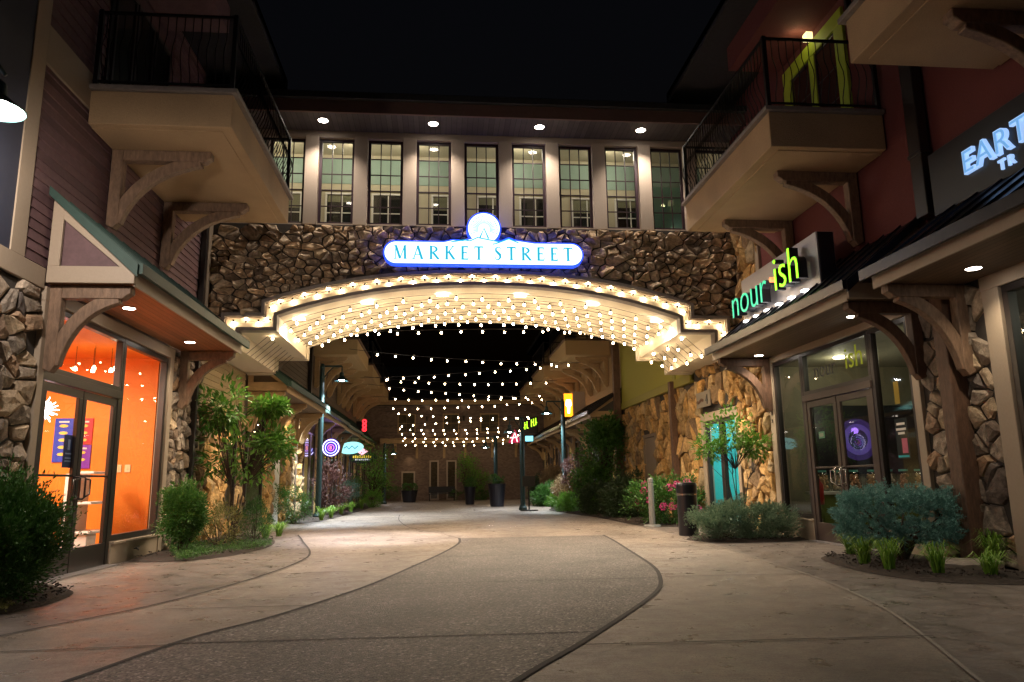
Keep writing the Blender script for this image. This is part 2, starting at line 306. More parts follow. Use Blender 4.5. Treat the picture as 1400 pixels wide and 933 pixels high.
# rubble wall made of real stones -----------------------------------------------------
def clip(poly, px, py, nx, ny):      # keep the side where (p-P).n <= 0
    out = []; n = len(poly)
    for i in range(n):
        a = poly[i]; b_ = poly[(i + 1) % n]
        da = (a[0] - px) * nx + (a[1] - py) * ny; db = (b_[0] - px) * nx + (b_[1] - py) * ny
        if da <= 0: out.append(a)
        if (da < 0 < db) or (db < 0 < da):
            k = da / (da - db); out.append((a[0] + (b_[0] - a[0]) * k, a[1] + (b_[1] - a[1]) * k))
    return out
def stones(P, u0, u1, v0, v1, su=.24, sv=.2, depth=.07, seed=1, skip=None, drop=.3, rough=1.):
    """P(u,v,d)->xyz ; returns MB with irregular chiselled stones"""
    rnd = random.Random(seed); mb = MB(); nu = int((u1 - u0) / su) + 3; nv = int((v1 - v0) / sv) + 3
    g = {}
    for i in range(-1, nu):
        for j in range(-1, nv):
            if rnd.random() < drop: continue
            g[i, j] = (u0 + (i + .5 + rnd.uniform(-.48, .48)) * su, v0 + (j + .5 + rnd.uniform(-.48, .48)) * sv)
    for (i, j), c in g.items():
        if not (u0 <= c[0] <= u1 and v0 <= c[1] <= v1): continue
        if skip and skip(*c): continue
        poly = [(u0, v0), (u1, v0), (u1, v1), (u0, v1)]
        poly = [(max(u0, c[0] - 3 * su), max(v0, c[1] - 3 * sv)), (min(u1, c[0] + 3 * su), max(v0, c[1] - 3 * sv)), (min(u1, c[0] + 3 * su), min(v1, c[1] + 3 * sv)), (max(u0, c[0] - 3 * su), min(v1, c[1] + 3 * sv))]
        for di in range(-3, 4):
            for dj in range(-3, 4):
                q = g.get((i + di, j + dj))
                if q is None or q == c: continue
                # metric scaled so cells keep the aspect su:sv
                ax, ay = 1 / su ** 2, 1 / sv ** 2
                poly = clip(poly, (c[0] + q[0]) / 2, (c[1] + q[1]) / 2, (q[0] - c[0]) * ax, (q[1] - c[1]) * ay)
                if len(poly) < 3: break
            if len(poly) < 3: break
        if len(poly) < 3: continue
        # remove short edges
        pp = [p for k, p in enumerate(poly) if math.dist(p, poly[k - 1]) > .02]
        if len(pp) < 3: continue
        cx = sum(p[0] for p in pp) / len(pp); cy = sum(p[1] for p in pp) / len(pp)
        rad = sum(math.dist(p, (cx, cy)) for p in pp) / len(pp)
        g1 = 1 - min(.3, .011 / rad); g2 = 1 - min(.5, (.016 + .02 * rnd.random()) / rad)
        h = depth * rnd.uniform(.45, 1.1); tx = rnd.gauss(0, .13) * rough; ty = rnd.gauss(0, .13) * rough
        n = len(pp); vs = []
        for p in pp: vs.append(P(cx + (p[0] - cx) * g1, cy + (p[1] - cy) * g1, -.01))
        for p in pp:
            uu, vv = (p[0] - cx) * g2, (p[1] - cy) * g2
            vs.append(P(cx + uu, cy + vv, max(.004, h * .72 + uu * tx + vv * ty + rnd.uniform(-.012, .012) * rough)))
        mid = []
        for p in pp:
            k = rnd.uniform(.4, .65); uu, vv = (p[0] - cx) * k, (p[1] - cy) * k
            vs.append(P(cx + uu, cy + vv, max(.008, h + uu * tx + vv * ty + rnd.uniform(-.014, .02) * rough)))
        vs.append(P(cx, cy, h + rnd.uniform(-.01, .02) * rough))
        fs = []
        for k in range(n):
            k2 = (k + 1) % n
            fs += [(k, k2, n + k2, n + k), (n + k, n + k2, 2 * n + k2, 2 * n + k), (2 * n + k, 2 * n + k2, 3 * n)]
        mb.add(vs, fs, 0, rnd.random())
    return mb
PXL = lambda x: (lambda u, v, d: (x + d, u, v))     # wall facing +X
PXR = lambda x: (lambda u, v, d: (x - d, u, v))     # wall facing -X
PYF = lambda y: (lambda u, v, d: (u, y - d, v))     # wall facing the camera

# lettering ---------------------------------------------------------------------------
def text_mb(body, size, depth, origin, ax, ay, out, mi=0, spacing=1., bold=0., thin=0.):
    cu = bpy.data.curves.new('t', 'FONT'); cu.body = body; cu.size = size; cu.extrude = depth / 2; cu.offset = bold; cu.space_character = spacing; cu.resolution_u = 4
    o = bpy.data.objects.new('t', cu); COL.objects.link(o)
    dg = bpy.context.evaluated_depsgraph_get(); me = bpy.data.meshes.new_from_object(o.evaluated_get(dg))
    mb = MB(); O = Vector(origin); ax, ay, out = Vector(ax), Vector(ay), Vector(out)
    mb.add([O + ax * v.co.x + ay * v.co.y + out * (v.co.z + depth / 2) for v in me.vertices], [tuple(p.vertices) for p in me.polygons], mi)
    bpy.data.objects.remove(o); bpy.data.curves.remove(cu); bpy.data.meshes.remove(me)
    return mb
def letters(name, m_, parent, body, size, depth, origin, ax, ay, out, spacing=1., bold=0.):
    A = Vector(ax); O = Vector(origin); ext = lambda mb: max(Vector(p).dot(A) for p in mb.v)
    for i, ch in enumerate(body):
        whole = text_mb(body[:i + 1], size, depth, origin, ax, ay, out, spacing=spacing, bold=bold); one = text_mb(ch, size, depth, origin, ax, ay, out, bold=bold)
        d = A * (ext(whole) - ext(one)); one.v = [tuple(Vector(p) + d) for p in one.v]; one.build(name, m_, parent)
def ribbon(mb, pts, ws, P, d0, d1, mi=0):
    n = len(pts); Lp = []; Rp = []
    if not isinstance(ws, (list, tuple)): ws = [ws] * n
    for i in range(n):
        a = pts[max(i - 1, 0)]; b_ = pts[min(i + 1, n - 1)]; dx, dy = b_[0] - a[0], b_[1] - a[1]; l = math.hypot(dx, dy) or 1
        nx, ny = -dy / l * ws[i] / 2, dx / l * ws[i] / 2
        Lp.append((pts[i][0] + nx, pts[i][1] + ny)); Rp.append((pts[i][0] - nx, pts[i][1] - ny))
    for i in range(n - 1):
        q = [Lp[i], Lp[i + 1], Rp[i + 1], Rp[i]]
        mb.add([P(*p, d0) for p in q] + [P(*p, d1) for p in q], [(0, 1, 2, 3), (7, 6, 5, 4), (0, 4, 5, 1), (1, 5, 6, 2), (2, 6, 7, 3), (3, 7, 4, 0)], mi)
def arc(cx, cy, rx, ry, a0, a1, n=8): return [(cx + rx * math.cos(R(a0 + (a1 - a0) * k / n)), cy + ry * math.sin(R(a0 + (a1 - a0) * k / n))) for k in range(n + 1)]
st = lambda x, w_=.13: ([(x, 0), (x, 1)], w_)
sf = lambda a, b_, y: ([(a, y), (b_, y)], .045)
GL = {
 'M': (.98, [([(.14, 0), (.17, 1)], .05), ([(.17, 1), (.48, .02)], .13), ([(.48, .02), (.80, 1)], .05), ([(.80, 1), (.84, 0)], .13), sf(.04, .24, .02), sf(.73, .96, .02), sf(.05, .2, .98), sf(.78, .93, .98)]),
 'A': (.84, [([(.12, 0), (.42, 1)], .055), ([(.40, 1), (.72, 0)], .135), ([(.22, .34), (.6, .34)], .045), sf(.02, .22, .02), sf(.60, .83, .02)]),
 'R': (.78, [st(.18), (arc(.2, .745, .38, .225, 90, -90), [.045, .05, .09, .12, .13, .12, .09, .05, .045]), ([(.32, .5), (.70, .02)], .125), sf(.06, .3, .02), sf(.06, .2, .98), sf(.62, .80, .02)]),
 'K': (.80, [st(.18), ([(.22, .44), (.62, .98)], .055), ([(.33, .58), (.70, .02)], .13), sf(.06, .3, .02), sf(.06, .3, .98), sf(.53, .73, .98), sf(.6, .82, .02)]),
 'E': (.66, [st(.18), ([(.1, .965), (.56, .965)], .075), ([(.2, .52), (.46, .52)], .065), ([(.08, .035), (.58, .035)], .075), ([(.55, 1), (.57, .8)], .035), ([(.46, .6), (.46, .44)], .035), ([(.56, 0), (.60, .22)], .035)]),
 'T': (.70, [st(.35), ([(.04, .965), (.66, .965)], .075), ([(.05, 1), (.03, .8)], .035), ([(.65, 1), (.67, .8)], .035), sf(.22, .48, .02)]),
 'S': (.56, [([(.46, .80), (.44, .92), (.28, .975), (.13, .88), (.13, .70), (.28, .54), (.42, .40), (.45, .2), (.32, .04), (.16, .03), (.08, .16), (.07, .24)], [.03, .05, .05, .09, .12, .15, .15, .12, .08, .05, .04, .03])]),
 ' ': (.42, []),
}
def serif_text(mb, s, x0, z0, h, P, d0, d1, track, mi=0):
    x = x0
    for ch in s:
        wd, strokes = GL[ch]
        for k, (pts, ws) in enumerate(strokes):
            ribbon(mb, [(x + p[0] * h, z0 + p[1] * h) for p in pts], [q * h * 1.3 for q in ws] if isinstance(ws, list) else ws * h * 1.3, P, d0, d1 + .0006 * k, mi)
        x += (wd + (0 if ch == ' ' else track)) * h
    return x

# ------------------------------------------------------------------ GROUND
def sheet(name, poly, z, m_, kind='structure'):
    mb = MB(); mb.add([(p[0], p[1], z) for p in poly], [tuple(range(len(poly)))]); o = mb.build(name, m_, origin=(0, 0, 0)); tag(o, kind=kind); return o
def smooth_curve(pts, k=6):
    out = []
    for i in range(len(pts) - 1):
        p0 = pts[max(i - 1, 0)]; p1 = pts[i]; p2 = pts[i + 1]; p3 = pts[min(i + 2, len(pts) - 1)]
        for j in range(k):
            t_ = j / k
            out.append(tuple(.5 * (2 * p1[a] + (p2[a] - p0[a]) * t_ + (2 * p0[a] - 5 * p1[a] + 4 * p2[a] - p3[a]) * t_ ** 2 + (3 * p1[a] - p0[a] - 3 * p2[a] + p3[a]) * t_ ** 3) for a in (0, 1)))
    out.append(tuple(pts[-1])); return out
gm = MB(); gm.box(-80, 80, -60, 140, -1.0, 0.0)
tag(gm.build('ground', M['stamped'], origin=(0, 0, 0)), kind='structure')
innerL = smooth_curve([(-3.3, 1.0), (-2.75, 3.2), (-2.23, 5.0), (-1.9, 6.2), (-1.45, 7.1), (-.84, 8.86), (-.38, 10.8), (.05, 12.8), (.34, 14.6), (.38, 15.9)])
innerR = smooth_curve([(-1.2, 1.0), (-.35, 3.0), (.45, 4.6), (.98, 5.5), (1.7, 6.8), (2.25, 7.9), (2.55, 8.8), (2.83, 10.1), (3.1, 12.5), (3.3, 14.4), (3.42, 15.9)])
outerL = smooth_curve([(-5.0, .5), (-4.3, 3.5), (-3.6, 6.2), (-2.82, 7.9), (-2.33, 9.9), (-2.12, 11.95), (-2.26, 13.55), (-2.95, 16.6), (-3.55, 19.8), (-3.7, 26), (-3.9, 34), (-4, 49.6)])
outerR = smooth_curve([(1.9, .5), (2.6, 3), (3.03, 4.19), (3.5, 5.4), (3.95, 6.75), (4.33, 8.6), (4.5, 10.4), (4.72, 12.4), (4.85, 15), (4.9, 19), (4.8, 26), (4.9, 34), (5, 49.6)])
def ribsheet(name, A, B, z, m_):
    mb = MB()
    n = max(len(A), len(B))
    def rs(Cc):
        return [Cc[min(len(Cc) - 1, round(i * (len(Cc) - 1) / (n - 1)))] for i in range(n)]
    A2, B2 = rs(A), rs(B); mb.strip([(p[0], p[1], z) for p in A2], [(p[0], p[1], z) for p in B2]); return tag(mb.build(name, m_, origin=(0, 0, 0)), kind='structure')
ribsheet('pavement', outerL, outerR, .004, M['concrete'])
ribsheet('path', innerL, innerR, .008, M['aggregate'])
def line_on(mb, pts, w_, z):
    Lp = []; Rp = []
    for i in range(len(pts)):
        a = pts[max(i - 1, 0)]; b_ = pts[min(i + 1, len(pts) - 1)]; dx, dy = b_[0] - a[0], b_[1] - a[1]; l = math.hypot(dx, dy) or 1
        Lp.append((pts[i][0] - dy / l * w_ / 2, pts[i][1] + dx / l * w_ / 2, z)); Rp.append((pts[i][0] + dy / l * w_ / 2, pts[i][1] - dx / l * w_ / 2, z))
    mb.strip(Lp, Rp)
jm = MB()
line_on(jm, smooth_curve([(.38, 15.9), (-.02, 17.5), (-.8, 20), (-1.3, 24), (-1.5, 28)]), .02, .012)
line_on(jm, innerL, .05, .012); line_on(jm, innerR, .05, .012); line_on(jm, outerL[:46], .035, .012)
for a, b_ in [((-3.6, 5.9), (-1.98, 5.95)), ((-2.63, 7.63), (-1.2, 7.6)), ((.98, 5.47), (3.55, 5.35)), ((2.66, 8.97), (4.35, 8.9)), ((-2.2, 13.0), (.1, 13.0)), ((3.1, 12.9), (4.7, 12.8)),
              ((-.8, 8.98), (2.6, 8.9)), ((-.1, 12.1), (3.0, 12.0)), ((-2, 6.0), (1.2, 5.9)), ((-2.4, 10.3), (-.6, 10.4)), ((3.4, 15.9), (4.8, 15.9)), ((-2.8, 15.9), (.4, 15.9)), ((.4, 15.9), (3.4, 15.9)),
              ((-3.4, 19.6), (4.8, 19.6)), ((-3.6, 24.5), (4.8, 24.5)), ((-3.8, 30), (4.8, 30)), ((-3.9, 36), (4.9, 36)), ((-3.9, 42), (4.9, 42)), ((-1.4, 30), (3.2, 30))]:
    line_on(jm, [a, ((a[0] + b_[0]) / 2, (a[1] + b_[1]) / 2), b_], .02, .0125)
line_on(jm, [(2.3 + .95 * math.cos(k * math.pi / 12), 31.3 + 1.9 * math.sin(k * math.pi / 12)) for k in range(25)], .05, .0125)
tag(jm.build('pavement_joints', M['joint'], origin=(0, 0, 0)), kind='structure')
jm = MB(); line_on(jm, outerR[:52], .03, .012)
tag(jm.build('pavement_edge', M['joint_pale'], origin=(0, 0, 0)), kind='structure')

def bed(name, poly):
    pts = smooth_curve(poly + [poly[0]], 5)[:-1]
    cx = sum(p[0] for p in pts) / len(pts); cy = sum(p[1] for p in pts) / len(pts); rnd = random.Random(len(poly))
    n = len(pts); mb = MB(); vs = [(p[0], p[1], .005) for p in pts]; fs = []
    rings = [(.93, .03), (.75, .05), (.5, .055), (.25, .05)]
    for s_, z in rings: vs += [(cx + (p[0] - cx) * s_, cy + (p[1] - cy) * s_, z + rnd.uniform(-.012, .02)) for p in pts]
    vs.append((cx, cy, .06))
    for r in range(4):
        for k in range(n): fs.append((r * n + k, r * n + (k + 1) % n, (r + 1) * n + (k + 1) % n, (r + 1) * n + k))
    for k in range(n): fs.append((4 * n + k, 4 * n + (k + 1) % n, 5 * n))
    # mulch chips
    mb.add(vs, fs)
    for _ in range(int(260 * len(poly) / 6)):
        a = rnd.choice(pts); s_ = math.sqrt(rnd.random()) * .95; x, y = cx + (a[0] - cx) * s_, cy + (a[1] - cy) * s_; an = rnd.uniform(0, 6.3); l = rnd.uniform(.015, .05)
        mb.tube([(x, y, .06), (x + l * math.cos(an), y + l * math.sin(an), .065 + rnd.uniform(-.01, .02))], rnd.uniform(.004, .01), 4)
    return tag(mb.build(name, M['soil'], origin=(0, 0, 0)), kind='structure')
bed('soil_bed', [(-5.0, 6.5), (-4.3, 7.2), (-3.95, 8.1), (-4.05, 9.0), (-4.5, 9.55), (-5.0, 9.7)])
bed('soil_bed', [(-4.95, 12.6), (-4.3, 12.35), (-3.65, 12.8), (-3.3, 13.9), (-3.25, 15.2), (-3.6, 16.9), (-4.2, 17.9), (-4.95, 18.1)])
bed('soil_bed', [(6.8, 7.4), (6.0, 7.6), (5.3, 8.1), (5.15, 9.2), (5.4, 10.5), (6.0, 11.0), (6.8, 11.0)])
bed('soil_bed', [(6.8, 13.6), (5.9, 13.3), (4.9, 13.7), (4.7, 14.3), (5.2, 15.0), (6.8, 16.0)])
bed('soil_bed', [(6.8, 18.0), (5.5, 18.2), (5.0, 19.5), (4.9, 23), (4.5, 27), (4.3, 30), (4.8, 33), (5.2, 40), (6.8, 40)])
bed('soil_bed', [(-5.0, 23.6), (-4.1, 23.4), (-3.7, 25.5), (-3.5, 30), (-3.4, 36), (-3.7, 42), (-5.0, 42)])

# ------------------------------------------------------------------ facade kits
def sx(side): return 1 if side == 'L' else -1      # outward direction along X
def siding(mb, xw, out, y0, y1, z0, z1, pitch=.13, th=.028):
    z = z0
    while z < z1 - .01:
        zt = min(z1, z + pitch)
        a, b_ = xw, xw + out * th
        mb.prism([(a, z), (b_, z), (xw + out * .006, zt), (a, zt)], 'y', y0, y1); z += pitch
def bracket_mb(x0, out, length, y, z_top, drop, wd=.15, beam=.17, post=.15, bt=.16):
    """timber knee brace: wall post, horizontal beam, curved brace (concave to the street)"""
    mb = MB(); X = lambda d: x0 + out * d
    h = wd / 2
    mb.prism([(X(post), z_top - beam), (X(length - .10), z_top - beam), (X(length - .04), z_top - beam + .05), (X(length), z_top - beam + .07), (X(length), z_top), (X(post), z_top)], 'y', y - h, y + h)
    mb.prism([(X(0), z_top - drop + .05), (X(post * .6), z_top - drop), (X(post), z_top - drop + .08), (X(post), z_top), (X(0), z_top)], 'y', y - h + .004, y + h - .004)
    A_ = (post * .55, z_top - drop + .10); B_ = (length - .16, z_top - beam * .75)
    c_ = ((A_[0] + B_[0]) / 2 * .38 + A_[0] * .62, (A_[1] + B_[1]) / 2 * .38 + B_[1] * .62)
    n = 12; top, bot = [], []
    for k in range(n + 1):
        t_ = k / n; q = [(1 - t_) ** 2 * A_[a] + 2 * t_ * (1 - t_) * c_[a] + t_ * t_ * B_[a] for a in (0, 1)]
        d = [2 * (1 - t_) * (c_[a] - A_[a]) + 2 * t_ * (B_[a] - c_[a]) for a in (0, 1)]; l = math.hypot(*d)
        nx, ny = d[1] / l, -d[0] / l
        top.append((X(q[0] - nx * bt * .4), q[1] - ny * bt * .4)); bot.append((X(q[0] + nx * bt * .6), q[1] + ny * bt * .6))
    mb.prism(top + bot[::-1], 'y', y - h * .82, y + h * .82)
    return mb
def downlight(parent, x, y, z, power=12, col=(1, .82, .6), spot=125, r=.07, nm='downlight'):
    mb = MB(); mb.lathe([(r * 1.25, -.012), (r * 1.25, 0), (0, 0)], (x, y, z), 18, 1); mb.lathe([(0, -.008), (r, -.008), (r * 1.25, -.012)], (x, y, z), 18, 0)
    o = mb.build(nm, [M['downlight'], M['white']], parent)
    if power: light('SPOT', 'downlight_lamp', (x, y, z - .04), power * (1 if power > 100 else 4), col, parent, .05, spot, .8)
    return o
def awning(parent, side, xw, xe, y0, y1, zs, zt, roofm, soffm, fascm, gable=True, post_y=(), brm=None, drop=1.05, tri=None, seams=True, gm=None, brlen=None):
    """lean-to roof: xw wall, xe eave; zs soffit height; zt height where the roof meets the wall"""
    o_ = sx(side); fz = zs + .22
    sl = (zt - fz) / abs(xe - xw)
    mb = MB()
    ex = xe + o_ * .08
    mb.prism([(xw, zt), (ex, fz - .08 * sl), (ex, fz - .08 * sl + .05), (xw, zt + .06)], 'y', y0 - .16, y1 + .1)
    mb.box(ex, ex + o_ * .05, y0 - .16, y1 + .1, fz - .12, fz + .02)         # drip edge / gutter
    if seams:
        y = y0 - .1
        while y < y1:
            mb.prism([(xw, zt + .06), (ex, fz - .08 * sl + .05), (ex, fz - .08 * sl + .085), (xw, zt + .095)], 'y', y, y + .025); y += .42
    # rake boards
    mb.prism([(xw, zt - .02), (ex, fz - .1 - .08 * sl), (ex, fz), (xw, zt + .1)], 'y', y0 - .2, y0 - .16)
    aw = mb.build('awning', roofm, parent)
    MB().box(xw, xe - o_ * .03, y0, y1, zs, zs + .03).build('soffit', soffm, aw)
    MB().box(xe - o_ * .03, xe, y0 - .02, y1 + .02, zs - .03, zs + .2).build('fascia', fascm, aw, .005)
    if gable:
        g = MB(); yb = y0 - .02
        g.box(xw, xe - o_ * .002, yb - .05, yb, zs, zs + .22)                      # bottom chord
        g.box(xw, xw + o_ * .14, yb - .045, yb - .002, zs + .22, zt - .1)             # king post on the wall
        n_ = abs(xe - xw); ang = math.atan2(zt - fz, n_)
        g.prism([(xw, zt - .18), (xe, fz - .17 + .0), (xe, fz - .02), (xw, zt - .02)], 'y', yb - .042, yb - .004)
        g.build('gable_frame', gm or M['beige'], aw, .004)
        g = MB(); g.prism([(xw, zs + .1), (xe - o_ * .12, zs + .12), (xw, zt - .08)], 'y', yb + .02, yb + .04); g.build('gable_panel', tri or M['siding'], aw)
    for y in post_y:
        bracket_mb(xw, o_, brlen or abs(xe - xw) - .08, y, zs - .005, drop).build('bracket', brm or M['timber'], parent, .008)
    return aw
def balcony(parent, side, xw, xe, y0, y1, z0, z1, rail=1.18, corb=(), capm=None, wallm=None, detail=True, bm_=None, dens=.118):
    o_ = sx(side); mb = MB()
    mb.box(xw, xe, y0, y1, z0, z1)
    b = mb.build('balcony', wallm or M['stucco'], parent, .01)
    # drip reveal under the slab and soffit field
    MB().box(xw, xe - o_ * .16, y0 + .12, y1 - .12, z0 - .012, z0 + .002).build('soffit_panel', wallm or M['stucco'], b)
    MB().box(xw, xe + o_ * .07, y0 - .07, y1 + .07, z1, z1 + .07).build('deck_edge', capm or M['greymould'], b, .006)
    zb, zt = z1 + .07, z1 + rail + .07
    r = MB(); xr = xe - o_ * .03; yn, yf = y0 + .03, y1 - .03
    for (px, py) in ((xr, yn), (xr, yf), (xw + o_ * .04, yn), (xw + o_ * .04, yf)): r.box(px - .03, px + .03, py - .03, py + .03, zb, zt + .02)
    for z, hh in ((zt - .03, .035), (zb + .08, .022)):
        r.box(xr - .02, xr + .02, yn, yf, z, z + hh); r.box(xw, xr, yn - .02, yn + .02, z, z + hh); r.box(xw, xr, yf - .02, yf + .02, z, z + hh)
    prof = [(0, 0), (.01, .12), (.075, .26), (.105, .38), (.09, .5), (.03, .64), (0, .72), (0, 1)] if detail else [(0, 0), (.08, .35), (0, .7), (0, 1)]
    def bar(px, py, dx, dy):
        r.tube([(px + dx * a, py + dy * a, zb + .09 + (zt - zb - .12) * t_) for a, t_ in prof], .0085, 4, cap=False)
    n = int(abs(yf - yn) / dens)
    for k in range(1, n): bar(xr, yn + (yf - yn) * k / n, o_, 0)
    n = int(abs(xr - xw) / dens)
    for k in range(1, n):
        bar(xw + (xr - xw) * k / n, yn, 0, -1)
        if detail: bar(xw + (xr - xw) * k / n, yf, 0, 1)
    r.build('railing', M['iron'], b)
    for y in corb:
        bracket_mb(xw, o_, abs(xe - xw) * .74, y, z0 - .012, 1.25, .17, .17, .17, .17).build('bracket', bm_ or M['timber'], parent, .01)
    return b
def frame_rect(mb, P, u0, u1, v0, v1, w_, d0, d1):
    def bxx(a, b_, c, d):
        q = [(a, c), (b_, c), (b_, d), (a, d)]
        mb.add([P(*p, d0) for p in q] + [P(*p, d1) for p in q], [(0, 1, 2, 3), (7, 6, 5, 4), (0, 4, 5, 1), (1, 5, 6, 2), (2, 6, 7, 3), (3, 7, 4, 0)])
    bxx(u0, u1, v0, v0 + w_); bxx(u0, u1, v1 - w_, v1); bxx(u0, u0 + w_, v0 + w_, v1 - w_); bxx(u1 - w_, u1, v0 + w_, v1 - w_)
def pbox(mb, P, a, b_, c, d, d0, d1, mi=0):
    q = [(a, c), (b_, c), (b_, d), (a, d)]
    mb.add([P(*p, d0) for p in q] + [P(*p, d1) for p in q], [(0, 1, 2, 3), (7, 6, 5, 4), (0, 4, 5, 1), (1, 5, 6, 2), (2, 6, 7, 3), (3, 7, 4, 0)], mi)
def window(parent, P, u0, u1, v0, v1, fw=.06, d=(-.07, .01), fm='frame', gm='glass', grid=None, gw=.02, nm='window'):
    mb = MB(); frame_rect(mb, P, u0, u1, v0, v1, fw, *d)
    if grid:
        nu, nv = grid
        for k in range(1, nu): c = u0 + fw + (u1 - u0 - 2 * fw) * k / nu; pbox(mb, P, c - gw / 2, c + gw / 2, v0 + fw, v1 - fw, d[0] + .02, d[1] - .02)
        for k in range(1, nv): c = v0 + fw + (v1 - v0 - 2 * fw) * k / nv; pbox(mb, P, u0 + fw, u1 - fw, c - gw / 2, c + gw / 2, d[0] + .021, d[1] - .021)
    o = mb.build(nm, M[fm], parent, .004)
    g = MB(); dm = (d[0] + d[1]) / 2; g.add([P(u0 + fw, v0 + fw, dm), P(u1 - fw, v0 + fw, dm), P(u1 - fw, v1 - fw, dm), P(u0 + fw, v1 - fw, dm)], [(0, 1, 2, 3)])
    g.build('pane', M[gm], o); return o
def glass_door(parent, P, u0, u1, v1, hinge_hi, fm='frame', gm='glass', kick=.34):
    mb = MB(); pbox(mb, P, u0, u1, .02, kick, -.05, 0); pbox(mb, P, u0, u1, v1 - .11, v1, -.05, 0)
    pbox(mb, P, u0, u0 + .1, kick, v1 - .11, -.05, 0); pbox(mb, P, u1 - .1, u1, kick, v1 - .11, -.05, 0)
    pbox(mb, P, u0 + .1, u1 - .1, 1.3, 1.33, -.04, -.01)
    o = mb.build('door', M[fm], parent, .004)
    g = MB(); g.add([P(u0 + .1, kick, -.025), P(u1 - .1, kick, -.025), P(u1 - .1, v1 - .11, -.025), P(u0 + .1, v1 - .11, -.025)], [(0, 1, 2, 3)]); g.build('pane', M[gm], o)
    hu = u0 + .07 if hinge_hi else u1 - .07; s_ = 1 if hinge_hi else -1
    h = MB(); h.tube([P(hu, 1.0, 0), P(hu, 1.0, .07), P(hu + s_ * .0, 1.02, .09), P(hu, 1.28, .09), P(hu, 1.3, .07), P(hu, 1.3, 0)], .014, 8)
    h.tube([P(hu, 1.02, .085), P(hu + s_ * .16, 1.06, .085), P(hu + s_ * .16, 1.26, .085), P(hu, 1.27, .085)], .012, 8)
    h.build('handle', M['frame'] if fm == 'frame' else M['chrome'], o, smooth=True)
    return o

# ================================================================== LEFT SHOP BUILDING (orange shop)
XL = -5.0; PL = PXL(XL)
A = T('shop_building', 'plum sided building at left with orange lit shop, stone base and balcony', 'building', (XL, 12, 0))
# walls
wl = MB()
wl.box(-5.35, -5.03, -3, 8.7, 3.6, 9.8); wl.box(-5.35, -5.03, 8.7, 15.98, 3.66, 9.8)
wl.box(-12, -5.35, 15.8, 15.98, 0, 9.8); wl.box(-12, -5.35, -3, -2.8, 0, 9.8)
wl.build('wall', M['siding'], A)
bx('pier_core', M['mortar'], A, -5.35, -5.03, -3, 9.62, 0, 3.6); bx('pier_core', M['mortar'], A, -5.13, -5.03, 14.05, 15.98, 0, 3.66)
s1 = MB(); siding(s1, -5.03, 1, 9.05, 15.98, 3.9, 6.45); siding(s1, -5.03, 1, 9.05, 10.6, 6.98, 9.8, .16); siding(s1, -5.03, 1, 13.2, 15.98, 6.98, 9.8, .16)
s1.build('lap_siding', M['siding'], A)
s1 = MB(); s1.box(-5.03, -4.985, 8.75, 9.05, 3.88, 9.8); s1.box(-5.03, -4.98, 8.0, 9.54, 3.62, 3.88); s1.box(-5.03, -4.99, 9.05, 16, 6.45, 6.98)
s1.box(-5.03, -4.97, 15.75, 15.98, 3.66, 6.8)
s1.build('wall_trim', M['beige'], A, .006)
s1 = MB(); s1.box(-5.03, -5.0, 3, 8.75, 3.62, 9.8); s1.build('bay_panel', M['purplewall'], A)
stones(PXL(-5.03), 3.5, 9.54, 0, 3.62, .25, .19, .075, 11, drop=.34, rough=1.1).build('stone_cladding', M['stoneC'], A)
stones(PXL(-5.03), 14.2, 15.95, 0, 3.62, .2, .18, .075, 12, drop=.34, rough=1.1).build('stone_cladding', M['stoneC'], A)
# storefront
tr = MB(); tr.box(-5.15, -4.96, 9.56, 14.2, 3.48, 3.66); tr.box(-5.15, -4.96, 14.0, 14.18, 0, 3.48); tr.box(-5.15, -4.96, 9.56, 9.7, 0, 3.48); tr.box(-5.15, -4.975, 12.1, 14.0, 0, .3); tr.box(-5.15, -4.93, 12.1, 14.02, .3, .34)
tr.build('storefront_trim', M['beige'], A, .006)
window(A, PL, 12.08, 13.99, .345, 3.47, .09, (-.1, -.0))
window(A, PL, 9.71, 12.07, 2.62, 3.47, .07, (-.1, -.0))
tb = MB(); pbox(tb, PL, 9.71, 12.07, 2.5, 2.615, -.1, .03); pbox(tb, PL, 11.98, 12.07, 0, 2.5, -.1, .01); pbox(tb, PL, 9.71, 9.79, 0, 2.5, -.1, .01); tb.build('door_frame', M['frame'], A, .004)
glass_door(A, PL, 9.80, 10.87, 2.49, False); glass_door(A, PL, 10.89, 11.97, 2.49, True)
th = MB(); th.box(-5.12, -4.82, 9.7, 12.05, 0, .02); th.build('threshold', M['steel'], A)
sg = MB(); sg.tube([(-4.975, 13.0, .17), (-4.93, 13.0, .17), (-4.9, 13.0, .14)], .012); sg.tube([(-4.93, 12.95, .19), (-4.93, 13.1, .19)], .01); sg.build('hose_tap', M['frame'], A)
# awning with gable end
awning(A, 'L', -4.97, -3.9, 9.6, 14.7, 3.7, 4.84, M['greenmetal'], M['soff_wood'], M['beige'], True, (9.72, 14.55), M['timber'], 1.12, M['siding'])
downlight(A, -4.5, 13.55, 3.7, 22); downlight(A, -4.5, 10.9, 3.7, 18)
dp = MB(); dp.box(-4.99, -4.88, 15.3, 15.42, 0, 9.3); dp.build('downspout', M['frame'], A, .01)
